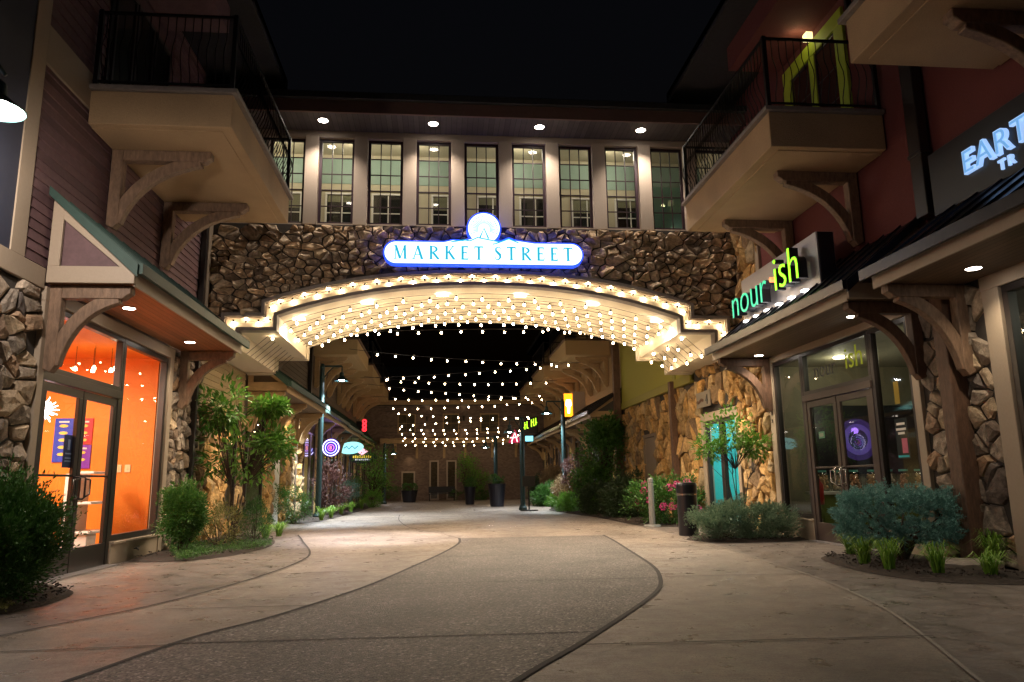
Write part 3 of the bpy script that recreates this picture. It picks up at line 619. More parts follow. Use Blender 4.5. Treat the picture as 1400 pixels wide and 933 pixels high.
# balcony and upper storey
balcony(A, 'L', -4.99, -3.02, 10.22, 14.25, 6.21, 6.72, 1.2, (11.1, 13.25))
ud = MB(); ud.box(-5.02, -4.98, 10.6, 12.9, 6.98, 9.0); ud.build('balcony_window', M['frame'], A)
for y in (10.7, 11.45, 12.2): window(A, PXL(-4.97), y, y + .7, 7.0, 8.95, .06, (-.02, .02), gm='glass_dim')
hd = MB(); hd.box(-5.0, -3.9, 2, 12.7, 9.3, 9.8); hd.build('roof_beam', M['siding'], A)
rf = MB(); rf.box(-5.4, -3.5, 0, 15.6, 9.8, 9.86); rf.box(-3.55, -3.45, 0, 15.6, 9.78, 10.05); rf.prism([(-12, 13.4), (-3.45, 10.05), (-3.45, 9.9), (-12, 9.8)], 'y', -3, 15.6); rf.build('roof', M['roof'], A)

# interior of the orange shop
inn = MB()
inn.box(-10, -9.9, 8.3, 14.9, 0, 3.55); inn.box(-10, -5.35, 14.5, 14.6, 0, 3.55); inn.box(-10, -5.35, 8.3, 8.4, 0, 3.55)
inn.build('interior_wall', M['orange'], A)
inn = MB(); inn.box(-10, -5.1, 8.3, 14.6, 3.55, 3.62); inn.build('interior_ceiling', M['orange'], A)
inn = MB(); inn.box(-10, -5.1, 8.3, 14.6, .003, .02); inn.build('interior_floor', M['darkfloor'], A)
for y in (9.3, 10.7, 12.0):
    MB().box(-7.6, -6.4, y - .15, y + .15, 3.5, 3.55).build('ceiling_lamp', emit('shop_lamp', (1, .9, .75), 6), A)
    light('AREA', 'shop_light', (-7.0, y, 3.45), 125, (1, .86, .66), A, .9)
# furniture of the shop
sh = T('display_counter', 'white stepped display counter inside the orange shop behind the glass door', 'counter', (-6.2, 13.2, 0))
for z, w_ in ((.02, .75), (.5, .62), (1.0, .45)):
    MB().box(-5.75 - w_ * .65, -5.75, 13.1, 13.9, z + .38, z + .42).build('shelf', M['white'], sh, .004)
MB().box(-6.2, -6.14, 13.12, 13.88, .02, 1.38).build('panel', M['white'], sh, .004)
MB().box(-6.1, -5.8, 13.15, 13.5, .02, .4).build('drawer', M['white'], sh, .004)
wsf = T('wall_shelf', 'tall white wall shelves with small boxes at the left edge of the orange shop', 'shelf', (-9.7, 12.9, 0))
mb = MB(); mb.box(-9.2, -9.1, 13.9, 14.45, 0, 2.8)
for z in (.5, 1.0, 1.5, 2.0, 2.5): mb.box(-9.1, -7.9, 13.9, 14.45, z, z + .03)
mb.box(-7.9, -7.85, 13.9, 14.45, 0, 2.8)
mb.build('shelf_frame', M['white'], wsf)
rnd = random.Random(5); bcols = [mat('goods%d' % k, c, .5, 10, .1, 0) for k, c in enumerate([(.5, .06, .05), (.08, .25, .08), (.6, .5, .2), (.4, .1, .3), (.5, .4, .35)])]
for z in (.53, 1.03, 1.53, 2.03):
    for k in range(5):
        x = -9.0 + k * .22; bb = MB(); bb.box(x, x + .14, 14.0, 14.2, z, z + rnd.uniform(.15, .32)); tag(bb.build('goods_box', bcols[rnd.randrange(5)], None, .005), ['first', 'second', 'third', 'fourth', 'fifth'][k] + ' packet from the left on the ' + {.53: 'lowest', 1.03: 'second lowest', 1.53: 'second highest', 2.03: 'highest'}[z] + ' stocked white wall shelf', 'packet', 'packets on the white wall shelf')
for i, (x, z0, z1, cn, c, lb) in enumerate([(-6.95, 1.62, 2.42, 'poster_blue', (.03, .06, .5), 'blue menu poster on the orange wall, left of the red one'), (-6.6, 1.95, 2.42, 'poster_red', (.6, .02, .03), 'red menu poster on the orange wall above the purple one'), (-6.6, 1.5, 1.93, 'poster_purple', (.2, .03, .4), 'purple menu poster on the orange wall below the red one')]):
    p = T('menu_poster', lb, 'poster', (x, 14.48, z0))
    MB().box(x - .16, x + .16, 14.47, 14.49, z0, z1).build('sheet', mat(cn, c, .5, 5, .05, 0), p)
    q = MB(); zz = z1 - .14
    q.box(x - .09, x + .09, 14.462, 14.468, z1 - .08, z1 - .05)
    while zz > z0 + .06:
        q.prism([(x + .08 * math.cos(k * .785), zz + .03 * math.sin(k * .785)) for k in range(8)], 'y', 14.462, 14.468, 1); zz -= .13
    q.build('print', [M['white'], mat('poster_yellow', (.8, .6, .1), .5, 5, .05, 0)], p)
# poster on the door glass
p = T('door_notice', 'dark blue notice taped inside the glass of the orange shop door', 'poster', (-5.08, 11.3, 1.3))
MB().box(-5.05, -5.045, 10.55, 10.8, 1.42, 1.86).build('sheet', mat('navy_paper', (.01, .03, .13), .5, 5, .05, 0), p)
q = MB()
for z in (1.5, 1.54, 1.6): q.box(-5.043, -5.040, 10.6, 10.76, z, z + .018)
q.box(-5.043, -5.040, 10.65, 10.71, 1.66, 1.8); q.build('print', mat('pale_print', (.25, .35, .6), .5, 5, .05, 0), p)
# starburst lamp
bl = T('starburst_lamp', 'white glowing starburst lamp hanging inside the orange shop', 'lamp', (-6.5, 12.7, 2.2))
mb = MB()
for k in range(60):
    d = Vector((rnd.gauss(0, 1), rnd.gauss(0, 1), rnd.gauss(0, 1))).normalized(); c = Vector((-6.55, 12.9, 2.42)); mb.tube([c + d * .03, c + d * rnd.uniform(.14, .24)], [.018, .006], 4)
mb.build('spikes', emit('burst', (1, .85, .9), 9), bl); MB().tube([(-6.55, 12.9, 2.5), (-6.55, 12.9, 3.55)], .006, 4).build('cord', M['frame'], bl)
for k in range(3):
    x = -5.93 + (k - 1) * .16
    s_ = MB(); s_.box(x - .05, x + .05, 14.48, 14.495, 1.42, 1.56); s_.box(x - .012, x + .012, 14.47, 14.48, 1.47, 1.51)
    tag(s_.build('light_switch', mat('switch_ivory', (.75, .65, .35), .5, 5, .03, 0)), ['left', 'middle', 'right'][k] + ' ivory switch plate on the orange wall' + ('' if k != 1 else ' between two others'), 'switch', 'switch plates on the orange wall')
for k, (x, y) in enumerate([(-6.25, 13.2), (-6.05, 13.4), (-5.9, 13.1), (-5.75, 13.4), (-5.6, 13.2)]):
    pn = T('pendant_lamp', ['first', 'second', 'third', 'fourth', 'fifth'][k] + ' small pendant lamp from the left in the orange shop', 'lamp', (x, y, 3.1), 'small pendants in the orange shop')
    MB().lathe([(0, 0), (.035, .01), (.03, .05), (.01, .08)], (x, y, 3.12), 8).build('shade', emit('pendant', (1, .8, .55), 14), pn); MB().tube([(x, y, 3.2), (x, y, 3.55)], .004, 4).build('cord', M['frame'], pn)

# ================================================================== BRIDGE BUILDING
YB, YR = 16.0, 19.45; CX = .92
B = T('bridge_building', 'stone faced bridge building with lit windows and arch over the street', 'bridge', (CX, 17.5, 0))
def z_out(w_): return 5.77 - .72 * (min(w_, 4.76) / 4.76) ** 2.4
def z_in(w_): return 5.43 - .71 * (min(w_, 4.42) / 4.42) ** 2.25
def outline(zf, ws, zlow, wo, zb, n=28):
    """half widths: arc to ws, riser down to zlow, flat to wo, down to zb; full outline left->right"""
    half = [(ws * k / n, zf(ws * k / n)) for k in range(n + 1)] + [(ws, zlow), (wo, zlow), (wo, zb)]
    return [(CX - a, z) for a, z in half[::-1]] + [(CX + a, z) for a, z in half[1:]]
OUT = outline(z_out, 4.76, 4.77, 5.58, 3.95); INN = outline(z_in, 4.42, 4.38, 5.2, 3.95)
def inside_out(u, v, g=.0):
    w_ = abs(u - CX)
    return (w_ < 4.76 + g and v < z_out(w_) + g) or (w_ < 5.58 + g and v < 4.77 + g)
stones(PYF(YB), XL - .02, 6.85, 3.9, 6.8, .185, .125, .09, 21, skip=lambda u, v: inside_out(u, v, .0) , drop=.42, rough=2.8).build('stone_wall', M['stoneA'], B)
# backing wall (mortar plane) following the arch
mb = MB(); top = 6.82
bk_ = [(XL, 3.9)] + OUT + [(6.83, 3.9)]
for i in range(len(bk_) - 1):
    a, b_ = bk_[i], bk_[i + 1]
    if abs(a[0] - b_[0]) < 1e-6: continue
    mb.prism([(a[0], a[1]), (b_[0], b_[1]), (b_[0], top), (a[0], top)], 'y', YB, YB + .25)
mb.build('wall', M['mortar'], B)
def offset_poly(pts, d):      # offset the outline downwards/inwards (towards the opening)
    out = []
    for i, p in enumerate(pts):
        a = pts[max(i - 1, 0)]; b_ = pts[min(i + 1, len(pts) - 1)]
        def nrm(p, q):
            dx, dy = q[0] - p[0], q[1] - p[1]; l = math.hypot(dx, dy) or 1; return (dy / l, -dx / l)
        n1 = nrm(a, p) if i > 0 else nrm(p, b_); n2 = nrm(p, b_) if i < len(pts) - 1 else n1
        bx_, by_ = n1[0] + n2[0], n1[1] + n2[1]; l = math.hypot(bx_, by_) or 1; bx_, by_ = bx_ / l, by_ / l
        k = d / max(.5, bx_ * n1[0] + by_ * n1[1]); out.append((p[0] + bx_ * k, p[1] + by_ * k))
    return out
def moulding(mb, A_, B_, y0, y1, mi=0):
    n = len(A_)
    for i in range(n - 1):
        mb.add([(A_[i][0], y0, A_[i][1]), (A_[i + 1][0], y0, A_[i + 1][1]), (B_[i + 1][0], y0, B_[i + 1][1]), (B_[i][0], y0, B_[i][1])], [(0, 1, 2, 3)], mi)
        mb.add([(A_[i][0], y0, A_[i][1]), (A_[i + 1][0], y0, A_[i + 1][1]), (A_[i + 1][0], y1, A_[i + 1][1]), (A_[i][0], y1, A_[i][1])], [(0, 1, 2, 3)], mi)
        mb.add([(B_[i][0], y0, B_[i][1]), (B_[i + 1][0], y0, B_[i + 1][1]), (B_[i + 1][0], y1, B_[i + 1][1]), (B_[i][0], y1, B_[i][1])], [(0, 1, 2, 3)], mi)
O2 = offset_poly(OUT, .075); I2 = offset_poly(INN, -.075)
mb = MB(); moulding(mb, OUT, O2, YB - .16, YB); mb.build('arch_moulding', M['greymould'], B)
mb = MB(); moulding(mb, offset_poly(OUT, .076), offset_poly(OUT, .10), YB - .11, YB); mb.build('arch_moulding', M['pillar'], B)
mb = MB(); moulding(mb, I2, INN, YB - .16, YB + .08); mb.build('arch_moulding', M['greymould'], B)
mb = MB(); moulding(mb, O2, I2, YB - .02, YB + .1); mb.build('arch_band', M['cream'], B)
# soffit of the arch, open ended barrel following the stepped profile
mb = MB(); I3 = INN[:-1]; I3 = [(CX - 5.2, 4.0)] + INN[1:-1] + [(CX + 5.2, 4.0)]
full = [(XL + .01, 4.0)] + I3 + [(6.82, 4.0)]
mb.strip([(p[0], YB + .08, p[1]) for p in full], [(p[0], YR, p[1]) for p in full]); mb.build('arch_soffit', M['cream'], B)
mb = MB(); up_ = [(p[0], p[1] + .0) for p in full]
for d, y in ((.0, YR), (.0, YR - .14)): pass
mb = MB()
for i in range(len(full) - 1):
    a, b_ = full[i], full[i + 1]
    if abs(a[0] - b_[0]) < 1e-6: continue
    mb.prism([(a[0], a[1] - .001), (b_[0], b_[1] - .001), (b_[0], 7), (a[0], 7)], 'y', YR - .01, YR + .2)
mb.build('rear_wall', M['cream'], B)
LP = offset_poly(full, .05)
mb = MB(); moulding(mb, full, LP, YR + .02, YR + .12); moulding(mb, full, offset_poly(full, .03), YR - .12, YR + .02); mb.build('soffit_lip', M['cream'], B)
# upper storey
mb = MB(); mb.box(XL, 6.83, YB + .02, YB + .25, 6.78, 6.86); mb.box(XL, 6.83, YB + .0, YB + .25, 8.9, 9.06); mb.build('window_sill_band', M['pillar'], B)
for k in range(11):
    x = -3.87 + 1.096 * k - .305 - (0 if k else .0)
    bx('pillar', M['pillar'], B, x, x + .305, YB - .03, YB + .22, 6.82, 8.93, bevel=.008)
bx('pillar', M['pillar'], B, XL, -3.87 - .4, YB + .0, YB + .2, 6.82, 8.93)
PB = PYF(YB + .12)
for k in range(-1, 10):
    x0 = -3.87 + 1.096 * k; window(B, PB, x0, min(x0 + .79, 6.8), 6.86, 8.9, .06, (-.05, .02), 'plumframe', 'glass', (3, 5), .022)
mb = MB(); mb.box(XL, 6.83, YB - .92, YB + .1, 9.06, 9.1); mb.build('eave_soffit', M['eave_planks'], B)
mb = MB(); mb.box(-6, 7.6, YB - .98, YB - .92, 9.02, 9.42); mb.build('eave_fascia', mat('eave_brown', (.14, .08, .07), .6, 10, .1, .05), B, .006)
mb = MB(); mb.box(-6, 7.6, YB - 1.1, YB - .98, 9.30, 9.43); mb.prism([(YB - 1.1, 9.43), (17.7, 11.0), (20.4, 9.43)], 'x', -6, 7.6); mb.build('roof', M['roof'], B)
for x in (-2.62, -.2, 2.2, 4.55): downlight(B, x, YB - .52, 9.06, 210, (1, .86, .72), 118, .085)
# interior corridor
YC = 18.0
mb = MB(); mb.box(XL, 6.83, YB + .25, YR, 6.5, 6.6); mb.build('corridor_floor', M['darkfloor'], B)
mb = MB(); mb.box(XL, 6.83, YB + .02, YC + .2, 9.4, 9.45); mb.box(XL, 6.83, YB + .02, YB + .2, 9.07, 9.4); mb.box(XL, 6.83, YC, YC + .2, 6.6, 8.62); mb.box(XL, 6.83, YC - .03, YC, 8.42, 8.60); mb.box(XL, 6.83, YC - .0, YC + .2, 9.28, 9.4); mb.box(XL - .1, XL, YB, YR, 4, 9.4); mb.box(6.83, 6.93, YB, YR, 4, 9.4); mb.build('corridor_wall', M['offwhite'], B)
mb = MB(); mb.box(XL, 6.83, YC - .015, YC + .2, 8.62, 9.28); mb.build('corridor_band', M['teal'], B)
mb = MB(); mb.box(5.0, 6.8, YC - .9, YC - .85, 6.6, 8.35); mb.build('corridor_screen', mat('pale_teal', (.2, .42, .36), .6, 10, .05, .02), B)
k = 0
for x in (-3.9, -2.5, -1.35, 0.15, 1.3, 2.4, 3.75, 4.9):
    window(B, PYF(YC - .04), x - .42, x + .42, 7.3, 8.36, .05, (-.02, .03), 'white', 'glass_dim', (2, 2), .03, 'inner_window')
    MB().box(x - .40, x + .40, YC - .03, YC - .012, 7.32, 8.34).build('dark_pane', M['frame'], B)
    k += 1
    if k % 3: MB().box(x - .36, x + .36, YC - .036, YC - .031, [8.3, 7.95, 8.12][k % 3], 8.33).build('blind', M['offwhite'], B)
for k, x in enumerate((-3.9, -2.2, -.7, 1.9, 4.2)):
    y = YB + 1.05
    MB().lathe([(0, -.1), (.09, -.085), (.15, -.03), (.16, 0)], (x, y, 9.4), 14).build('ceiling_lamp', emit('dome', (1, .93, .8), 7), B, smooth=True)
    light('POINT', 'corridor_light', (x, y, 9.1), 20, (1, .9, .68), B, .12)

# ---- arch band bulbs and curtain bulbs
def bulb_mesh():
    mb = MB(); mb.lathe([(.0, .0), (.02, .0), (.022, -.05), (.017, -.055)], (0, 0, 0), 8, 1)
    mb.lathe([(.013, -.053), (.022, -.07), (.027, -.09), (.021, -.11), (.0, -.119)], (0, 0, 0), 10, 0)
    o = mb.build('bulb', [M['bulb'], M['frame']], None, smooth=True, origin=(0, 0, 0)); me = o.data; bpy.data.objects.remove(o); return me
BULB = bulb_mesh()
def put_bulb(parent, loc, rot=(0, 0, 0)):
    o = bpy.data.objects.new('bulb', BULB); COL.objects.link(o); o.parent = parent; o.location = Vector(loc) - wloc(parent); o.rotation_euler = rot; return o
def length_walk(pts, step, start=0):
    out = []; acc = -start; 
    for i in range(len(pts) - 1):
        a, b_ = Vector(pts[i]), Vector(pts[i + 1]); l = (b_ - a).length; d = (b_ - a) / (l or 1); pos = 0
        while acc + (l - pos) >= step:
            pos += step - acc; acc = 0; out.append((a + d * pos, d))
        acc += l - pos
    return out
AS = T('string_light', 'string of bulbs alternating along the cream front band of the arch', 'string light', (CX, YB, 5.5))
mid = offset_poly(OUT, .165)
wr = MB(); wr.tube([(p[0], YB - .05, p[1]) for p in mid], .006, 4)
wr.build('wire', M['frame'], AS)
for k, (p, d) in enumerate(length_walk([(q[0], q[1]) for q in mid], .262, .2)):
    up = k % 2 == 0; s_ = 1 if up else -1
    n_ = Vector((-d.y, d.x)) * s_; ang = math.atan2(n_.x, n_.y)
    # bulb points along +n_ (up) or -n_ (down)
    put_bulb(AS, (p.x - n_.x * .03, YB - .07, p.y - n_.y * .03), (0, math.pi + ang, 0) if True else (0, 0, 0))
ys = [16.45 + i * .355 for i in range(9)]
lbl = ['frontmost', 'second', 'third', 'fourth', 'fifth', 'sixth', 'seventh', 'eighth', 'rearmost']
for i, y in enumerate(ys):
    s_ = T('string_light', lbl[i] + ' row of hanging bulbs under the cream arch, counted from the street front', 'string light', (CX, y, 5.3), 'rows of bulbs under the arch')
    path = [(CX + w_, z_in(abs(w_)) - .045 - .02 * (i % 2)) for w_ in [-4.38 + 8.76 * k / 30 for k in range(31)]]
    path = [(CX - 5.17, 3.98)] + path + [(CX + 5.17, 3.98)]
    MB().tube([(p[0], y, p[1]) for p in path], .006, 4).build('wire', M['frame'], s_)
    for k, (p, d) in enumerate(length_walk(path, .60, .13 + .3 * (i % 2) + .09 * i)):
        hang = .05 + .1 * random.random()
        put_bulb(s_, (p.x, y, p.y - hang * .4), (random.uniform(-.1, .1), random.uniform(-.1, .1), 0))
for k, w_ in enumerate((-4.1, -2.6, -.9, .9, 2.6, 4.1)):
    z = z_in(abs(w_)) - .02; x = CX + w_
    MB().box(x - .13, x + .13, YB + .5, YB + .6, z - .03, z + .0).build('soffit_lamp', emit('soffit_lamp', (1, .9, .72), 20), B)
    light('SPOT', 'soffit_spot', (x, YB + .55, z - .06), *((2300, (.97, .94, 1), B, .06, 62, 1) if k == 1 else (520, (1, .80, .58), B, .06, 140, .7)))

# ---- MARKET STREET sign
SG = T('street_sign', 'white lit oval sign reading MARKET STREET above the arch', 'sign', (.94, YB - .2, 5.88))
PS = PYF(YB - .27)
blue = emit('sign_blue', (.02, .07, .9), 1.5); cyan = emit('sign_cyan', (.02, .40, .58), .9); wht = emit('sign_white', (.80, .95, 1.0), 1.35)
x0, x1, z0, z1 = -1.24, 3.12, 5.86, 6.34; rr = (z1 - z0) / 2
def stadium(g, top_bumps=True):
    pts = arc(x1 - rr, (z0 + z1) / 2, rr + g, rr + g, -90, 90, 14)
    if top_bumps: pts += [(2.05, z1 + g), (1.62, z1 + .06 + g), (1.48, z1 + .11 + g), (1.3, z1 + .03 + g), (.95, z1 + .07 + g), (.7, z1 + .1 + g), (.45, z1 + .03 + g), (.25, z1 + .05 + g), (.05, z1 + g)]
    pts += arc(x0 + rr, (z0 + z1) / 2, rr + g, rr + g, 90, 270, 14); return pts
def pprism(mb, pts, P, d0, d1, mi=0):
    n = len(pts); mb.add([P(*p, d0) for p in pts] + [P(*p, d1) for p in pts], [tuple(range(n)), tuple(range(2 * n - 1, n - 1, -1))] + [(i, (i + 1) % n, n + (i + 1) % n, n + i) for i in range(n)], mi)
mb = MB(); pprism(mb, stadium(.035), PS, -.1, .06); pprism(mb, arc(.93, 6.68, .385, .385, 0, 360, 36)[:-1], PS, -.1, .055); mb.build('sign_edge', blue, SG)
mb = MB(); pprism(mb, stadium(0), PS, .06, .075); pprism(mb, arc(.93, 6.68, .35, .35, 0, 360, 36)[:-1], PS, .055, .07); mb.build('sign_face', wht, SG)
MB().box(-.8, 2.7, YB - .2, YB, 5.98, 6.2).build('mount', M['frame'], SG)
mb = MB(); h = .305
wtot = sum(GL[c][0] + (0 if c == ' ' else .34) for c in 'MARKET STREET') * h
xx = .96 - wtot / 2 + .02
for ch in 'MARKET STREET':
    mb = MB(); x2 = serif_text(mb, ch, xx, 5.95, h, PS, .07, .083, .34); xx = x2
    if ch != ' ': mb.build('letter', cyan, SG)
mb = MB()
for k in range(24):
    a = R(-20 + 220 * k / 23); c_, s_ = math.cos(a), math.sin(a)
    ribbon(mb, [(.93 + .13 * c_, 6.66 + .13 * s_), (.93 + .26 * c_, 6.66 + .26 * s_)], .012, PS, .07, .076)
    ribbon(mb, [(.93 + .28 * c_, 6.66 + .28 * s_), (.93 + .305 * c_, 6.66 + .305 * s_)], .022, PS, .07, .078)
ribbon(mb, [(.84, 6.46), (.93, 6.68), (1.03, 6.44)], .035, PS, .07, .08)
ribbon(mb, [(.2, 6.35), (.5, 6.40), (.62, 6.38), (.78, 6.46), (1.0, 6.42), (1.3, 6.36), (1.12, 6.31)], .026, PS, .076, .084)
ribbon(mb, [(1.2, 6.33), (1.48, 6.44), (1.7, 6.35)], .026, PS, .076, .085); mb.build('emblem', cyan, SG)

# ================================================================== RIGHT: nourish building
XR = 6.83; PR = PXR(XR)
D = T('shop_building', 'red stucco building at right with dark glazed shop, black awning and balcony', 'building', (XR, 12.5, 0))
wl = MB(); wl.box(6.86, 7.2, 9.4, 15.98, 3.62, 9.8);  wl.box(7.2, 13, 15.8, 15.98, 3.62, 9.8); wl.build('wall', M['red'], D)
bx('pier_core', M['mortar'], D, 6.86, 6.96, 14.8, 15.98, 0, 3.62); bx('pier_core', M['mortar'], D, 6.86, 7.2, 9.25, 9.95, 0, 3.62)
stones(PXR(6.87), 14.82, 16.0, 0, 6.8, .22, .3, .12, 31, rough=1.6).build('stone_cladding', M['stoneB'], D)
stones(PXR(6.87), 9.35, 9.95, 0, 3.6, .24, .22, .08, 32, drop=.34, rough=1.1).build('stone_cladding', M['stoneC'], D)
tr = MB(); tr.box(6.8, 7, 9.92, 14.84, 3.48, 3.66); tr.box(6.8, 7, 14.6, 14.82, 0, 3.48); tr.box(6.8, 7, 9.92, 10.08, 0, 3.48); tr.box(6.82, 7, 13.4, 14.6, 0, .36); tr.box(6.78, 7, 13.38, 14.6, .36, .39); tr.box(6.82, 7, 10.08, 11.15, 0, .36)
tr.box(6.79, 6.86, 14.78, 14.95, 4.7, 6.1)
tr.build('storefront_trim', M['beige'], D, .006)
window(D, PR, 13.4, 14.59, .4, 3.47, .08, (-.1, 0), gm='glass_dim'); window(D, PR, 10.09, 11.12, .4, 3.47, .08, (-.1, 0), gm='glass_dim')
window(D, PR, 11.13, 13.39, 2.66, 3.47, .07, (-.1, 0), gm='glass_dim')
tb = MB(); pbox(tb, PR, 11.13, 13.39, 2.54, 2.655, -.1, .03); pbox(tb, PR, 13.31, 13.39, 0, 2.54, -.1, .01); pbox(tb, PR, 11.13, 11.21, 0, 2.54, -.1, .01); tb.build('door_frame', M['frame_lt'], D, .004)
glass_door(D, PR, 11.22, 12.24, 2.53, False, 'frame_lt', 'glass_dim'); glass_door(D, PR, 12.27, 13.30, 2.53, True, 'frame_lt', 'glass_dim')
th = MB(); th.box(6.7, 6.95, 11.15, 13.4, 0, .02); th.build('threshold', M['steel'], D)
awning(D, 'R', 6.82, 5.66, 9.62, 14.85, 3.6, 4.74, M['blackmetal'], M['soff_dark'], M['beige'], True, (9.8, 14.72), M['timber_dark'], 1.12, M['soff_dark'])
downlight(D, 6.42, 14.3, 3.6, 16); downlight(D, 6.36, 10.68, 3.6, 12)
balcony(D, 'R', 6.83, 4.98, 10.08, 14.0, 6.1, 6.67, 1.2, (11.0, 13.3), M['greymould'])
hd = MB(); hd.box(5.8, 6.9, 2, 13.3, 9.3, 9.8); hd.build('roof_beam', M['red'], D)
rf = MB(); rf.box(5.3, 7.2, 0, 15.6, 9.8, 9.86); rf.box(5.25, 5.35, 0, 15.6, 9.78, 10.05); rf.prism([(13, 13.4), (5.25, 10.05), (5.25, 9.9), (13, 9.8)], 'y', -3, 15.6); rf.build('roof', M['roof'], D)
# lime framed balcony door
mb = MB(); P = PXR(6.86); frame_rect(mb, P, 10.85, 13.05, 6.7, 9.1, .28, 0, .06); pbox(mb, P, 11.85, 12.05, 6.7, 8.82, 0, .05); mb.build('balcony_door', M['lime'], D, .006)
for a in (11.13, 12.06): window(D, P, a, a + .74, 6.98, 8.82, .05, (.0, .03), 'plumframe', 'glass_dim', (1, 3))
mb = MB(); mb.box(6.72, 6.84, 11.85, 12.0, 9.15, 9.28); o = mb.build('wall_lamp', emit('wall_lamp', (1, .85, .4), 1.2), D); light('POINT', 'wall_lamp_light', (6.55, 11.9, 9.15), 1.6, (1, .9, .45), D, .05)  # lamp added to light the lime trim; no fixture is seen here
# letters on the transom
letters('glass_letter', emit('lime_vinyl_glow', (.35, .42, .01), .22), D, 'ish', .52, .004, (6.84, 11.88, 2.95), (0, -1, 0), (0, 0, 1), (-1, 0, 0))  # vinyl letters given a faint glow of their own
letters('glass_letter', mat('dark_vinyl', (.05, .055, .05), .4, 10, .1, 0), D, 'nour', .40, .004, (6.84, 12.95, 2.93), (0, -1, 0), (0, 0, 1), (-1, 0, 0))
mb = MB()
for k, c in enumerate('515'):
    t_ = text_mb(c, .11, .012, (6.795, 14.74, 2.56 - k * .15), (0, -1, 0), (0, 0, 1), (-1, 0, 0)); kk = len(mb.v); mb.v += t_.v; mb.f += [[i + kk for i in f] for f in t_.f]; mb.m += t_.m; mb.t += t_.t
mb.build('address_number', M['frame'], D)
# interior
inn = MB(); inn.box(12, 12.1, 9.3, 15.8, 0, 3.6); inn.box(7.0, 12, 15.75, 15.85, 0, 3.6); inn.box(7.2, 12, 9.2, 9.3, 0, 3.6); inn.build('interior_wall', mat('shop_grey', (.20, .18, .12), .7, 10, .1, 0), D)
inn = MB(); inn.box(7.0, 12, 9.3, 15.8, 3.58, 3.62); inn.build('interior_ceiling', mat('shop_ceiling', (.3, .28, .2), .7, 10, .1, 0), D)
inn = MB(); inn.box(7.0, 12, 9.3, 15.8, .003, .02); inn.build('interior_floor', M['darkfloor'], D)
for (x, y) in ((8.3, 11.2), (9.3, 12.8), (8.2, 14.4)): MB().lathe([(0, -.02), (.12, -.02), (.13, 0)], (x, y, 3.58), 12).build('ceiling_lamp', M['downlight'], D); light('POINT', 'ceiling_light', (x, y, 3.4), 16, (1, .9, .65), D, .1)
ct = T('shop_counter', 'long counter with pale top inside the dark glazed shop', 'counter', (9.2, 14.7, 0))
MB().box(7.5, 11.0, 14.4, 15.0, .80, .86).build('counter_top', M['white'], ct, .005); MB().box(7.6, 11.0, 14.46, 14.95, .02, .80).build('front_panel', mat('counter_green', (.16, .2, .03), .5, 10, .1, 0), ct)
rnd = random.Random(8)
for k in range(8):
    y = 14.66; x = 7.72 + k * .34 + .06 * (k > 2)
    j = T('sweet_jar', ['first', 'second', 'third', 'fourth', 'fifth', 'sixth', 'seventh', 'eighth'][k] + ' glass jar of sweets from the left on the shop counter', 'jar', (x, y, .86), 'jars of sweets on the shop counter')
    c = MB()
    for q in range(60):
        a = rnd.uniform(0, 6.3); r_2 = rnd.uniform(0, .11); px, py, pz = x + r_2 * math.cos(a), y + r_2 * math.sin(a), .90 + rnd.uniform(0, .28); c.lathe([(0, -.03), (.028, -.014), (.028, .014), (0, .03)], (px, py, pz), 6)
    c.build('sweets', mat('sweets%d' % (k % 3), [(.7, .45, .25), (.75, .62, .5), (.6, .33, .2)][k % 3], .5, 20, .2, 0), j)
    MB().lathe([(0, 0), (.13, 0), (.14, .05), (.14, .33), (.08, .38)], (x, y, .862), 14).build('glass_jar', M['glass'], j, smooth=True)
    MB().lathe([(.09, .38), (.09, .42), (0, .42)], (x, y, .862), 14).build('lid', mat('lid_teal', (.1, .4, .35), .4, 10, .1, 0), j)
wm = T('wall_mural', 'round purple swirl glowing faintly on the dark board behind the sweet jars', 'mural', (9.2, 15.7, 1.2))
MB().box(8.2, 10.6, 15.68, 15.74, 1.2, 2.7).build('board', M['signblack'], wm)
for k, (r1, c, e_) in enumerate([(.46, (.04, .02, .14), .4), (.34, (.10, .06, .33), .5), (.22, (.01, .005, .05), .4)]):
    mb = MB(); mb.prism([(9.15 + r1 * math.cos(a * .2618), 1.95 + r1 * math.sin(a * .2618)) for a in range(24)], 'y', 15.66 - k * .01, 15.675 - k * .01); mb.build('swirl_ring', emit('swirl%d' % k, c, e_), wm)  # mural rings emit a little light themselves, though no lamp
light('POINT', 'counter_light', (8.8, 14.3, 2.4), 9, (1, .9, .75), D, .1)
chh = T('stool', 'small pale metal stool inside the dark glazed shop door', 'stool', (7.9, 13.6, 0))
MB().box(7.75, 8.1, 13.4, 13.75, .45, .48).build('seat', M['bollard'], chh)
for (a, b_) in ((7.77, 13.42), (8.08, 13.42), (7.77, 13.73), (8.08, 13.73)): MB().tube([(a, b_, .45), (a, b_, .02)], .012).build('leg', M['bollard'], chh)
fe = T('fire_extinguisher', 'red fire extinguisher inside the left side window of the dark glazed shop', 'extinguisher', (7.3, 14.2, .6))
MB().lathe([(0, 0), (.07, 0), (.075, .05), (.075, .38), (.03, .45), (.03, .5)], (7.35, 14.1, .62), 14).build('tank', mat('ext_red', (.4, .02, .02), .35, 10, .05, 0), fe, smooth=True); MB().tube([(7.35, 14.1, 1.12), (7.3, 14.0, 1.17), (7.28, 14.0, .9)], .012).build('hose', M['frame'], fe)
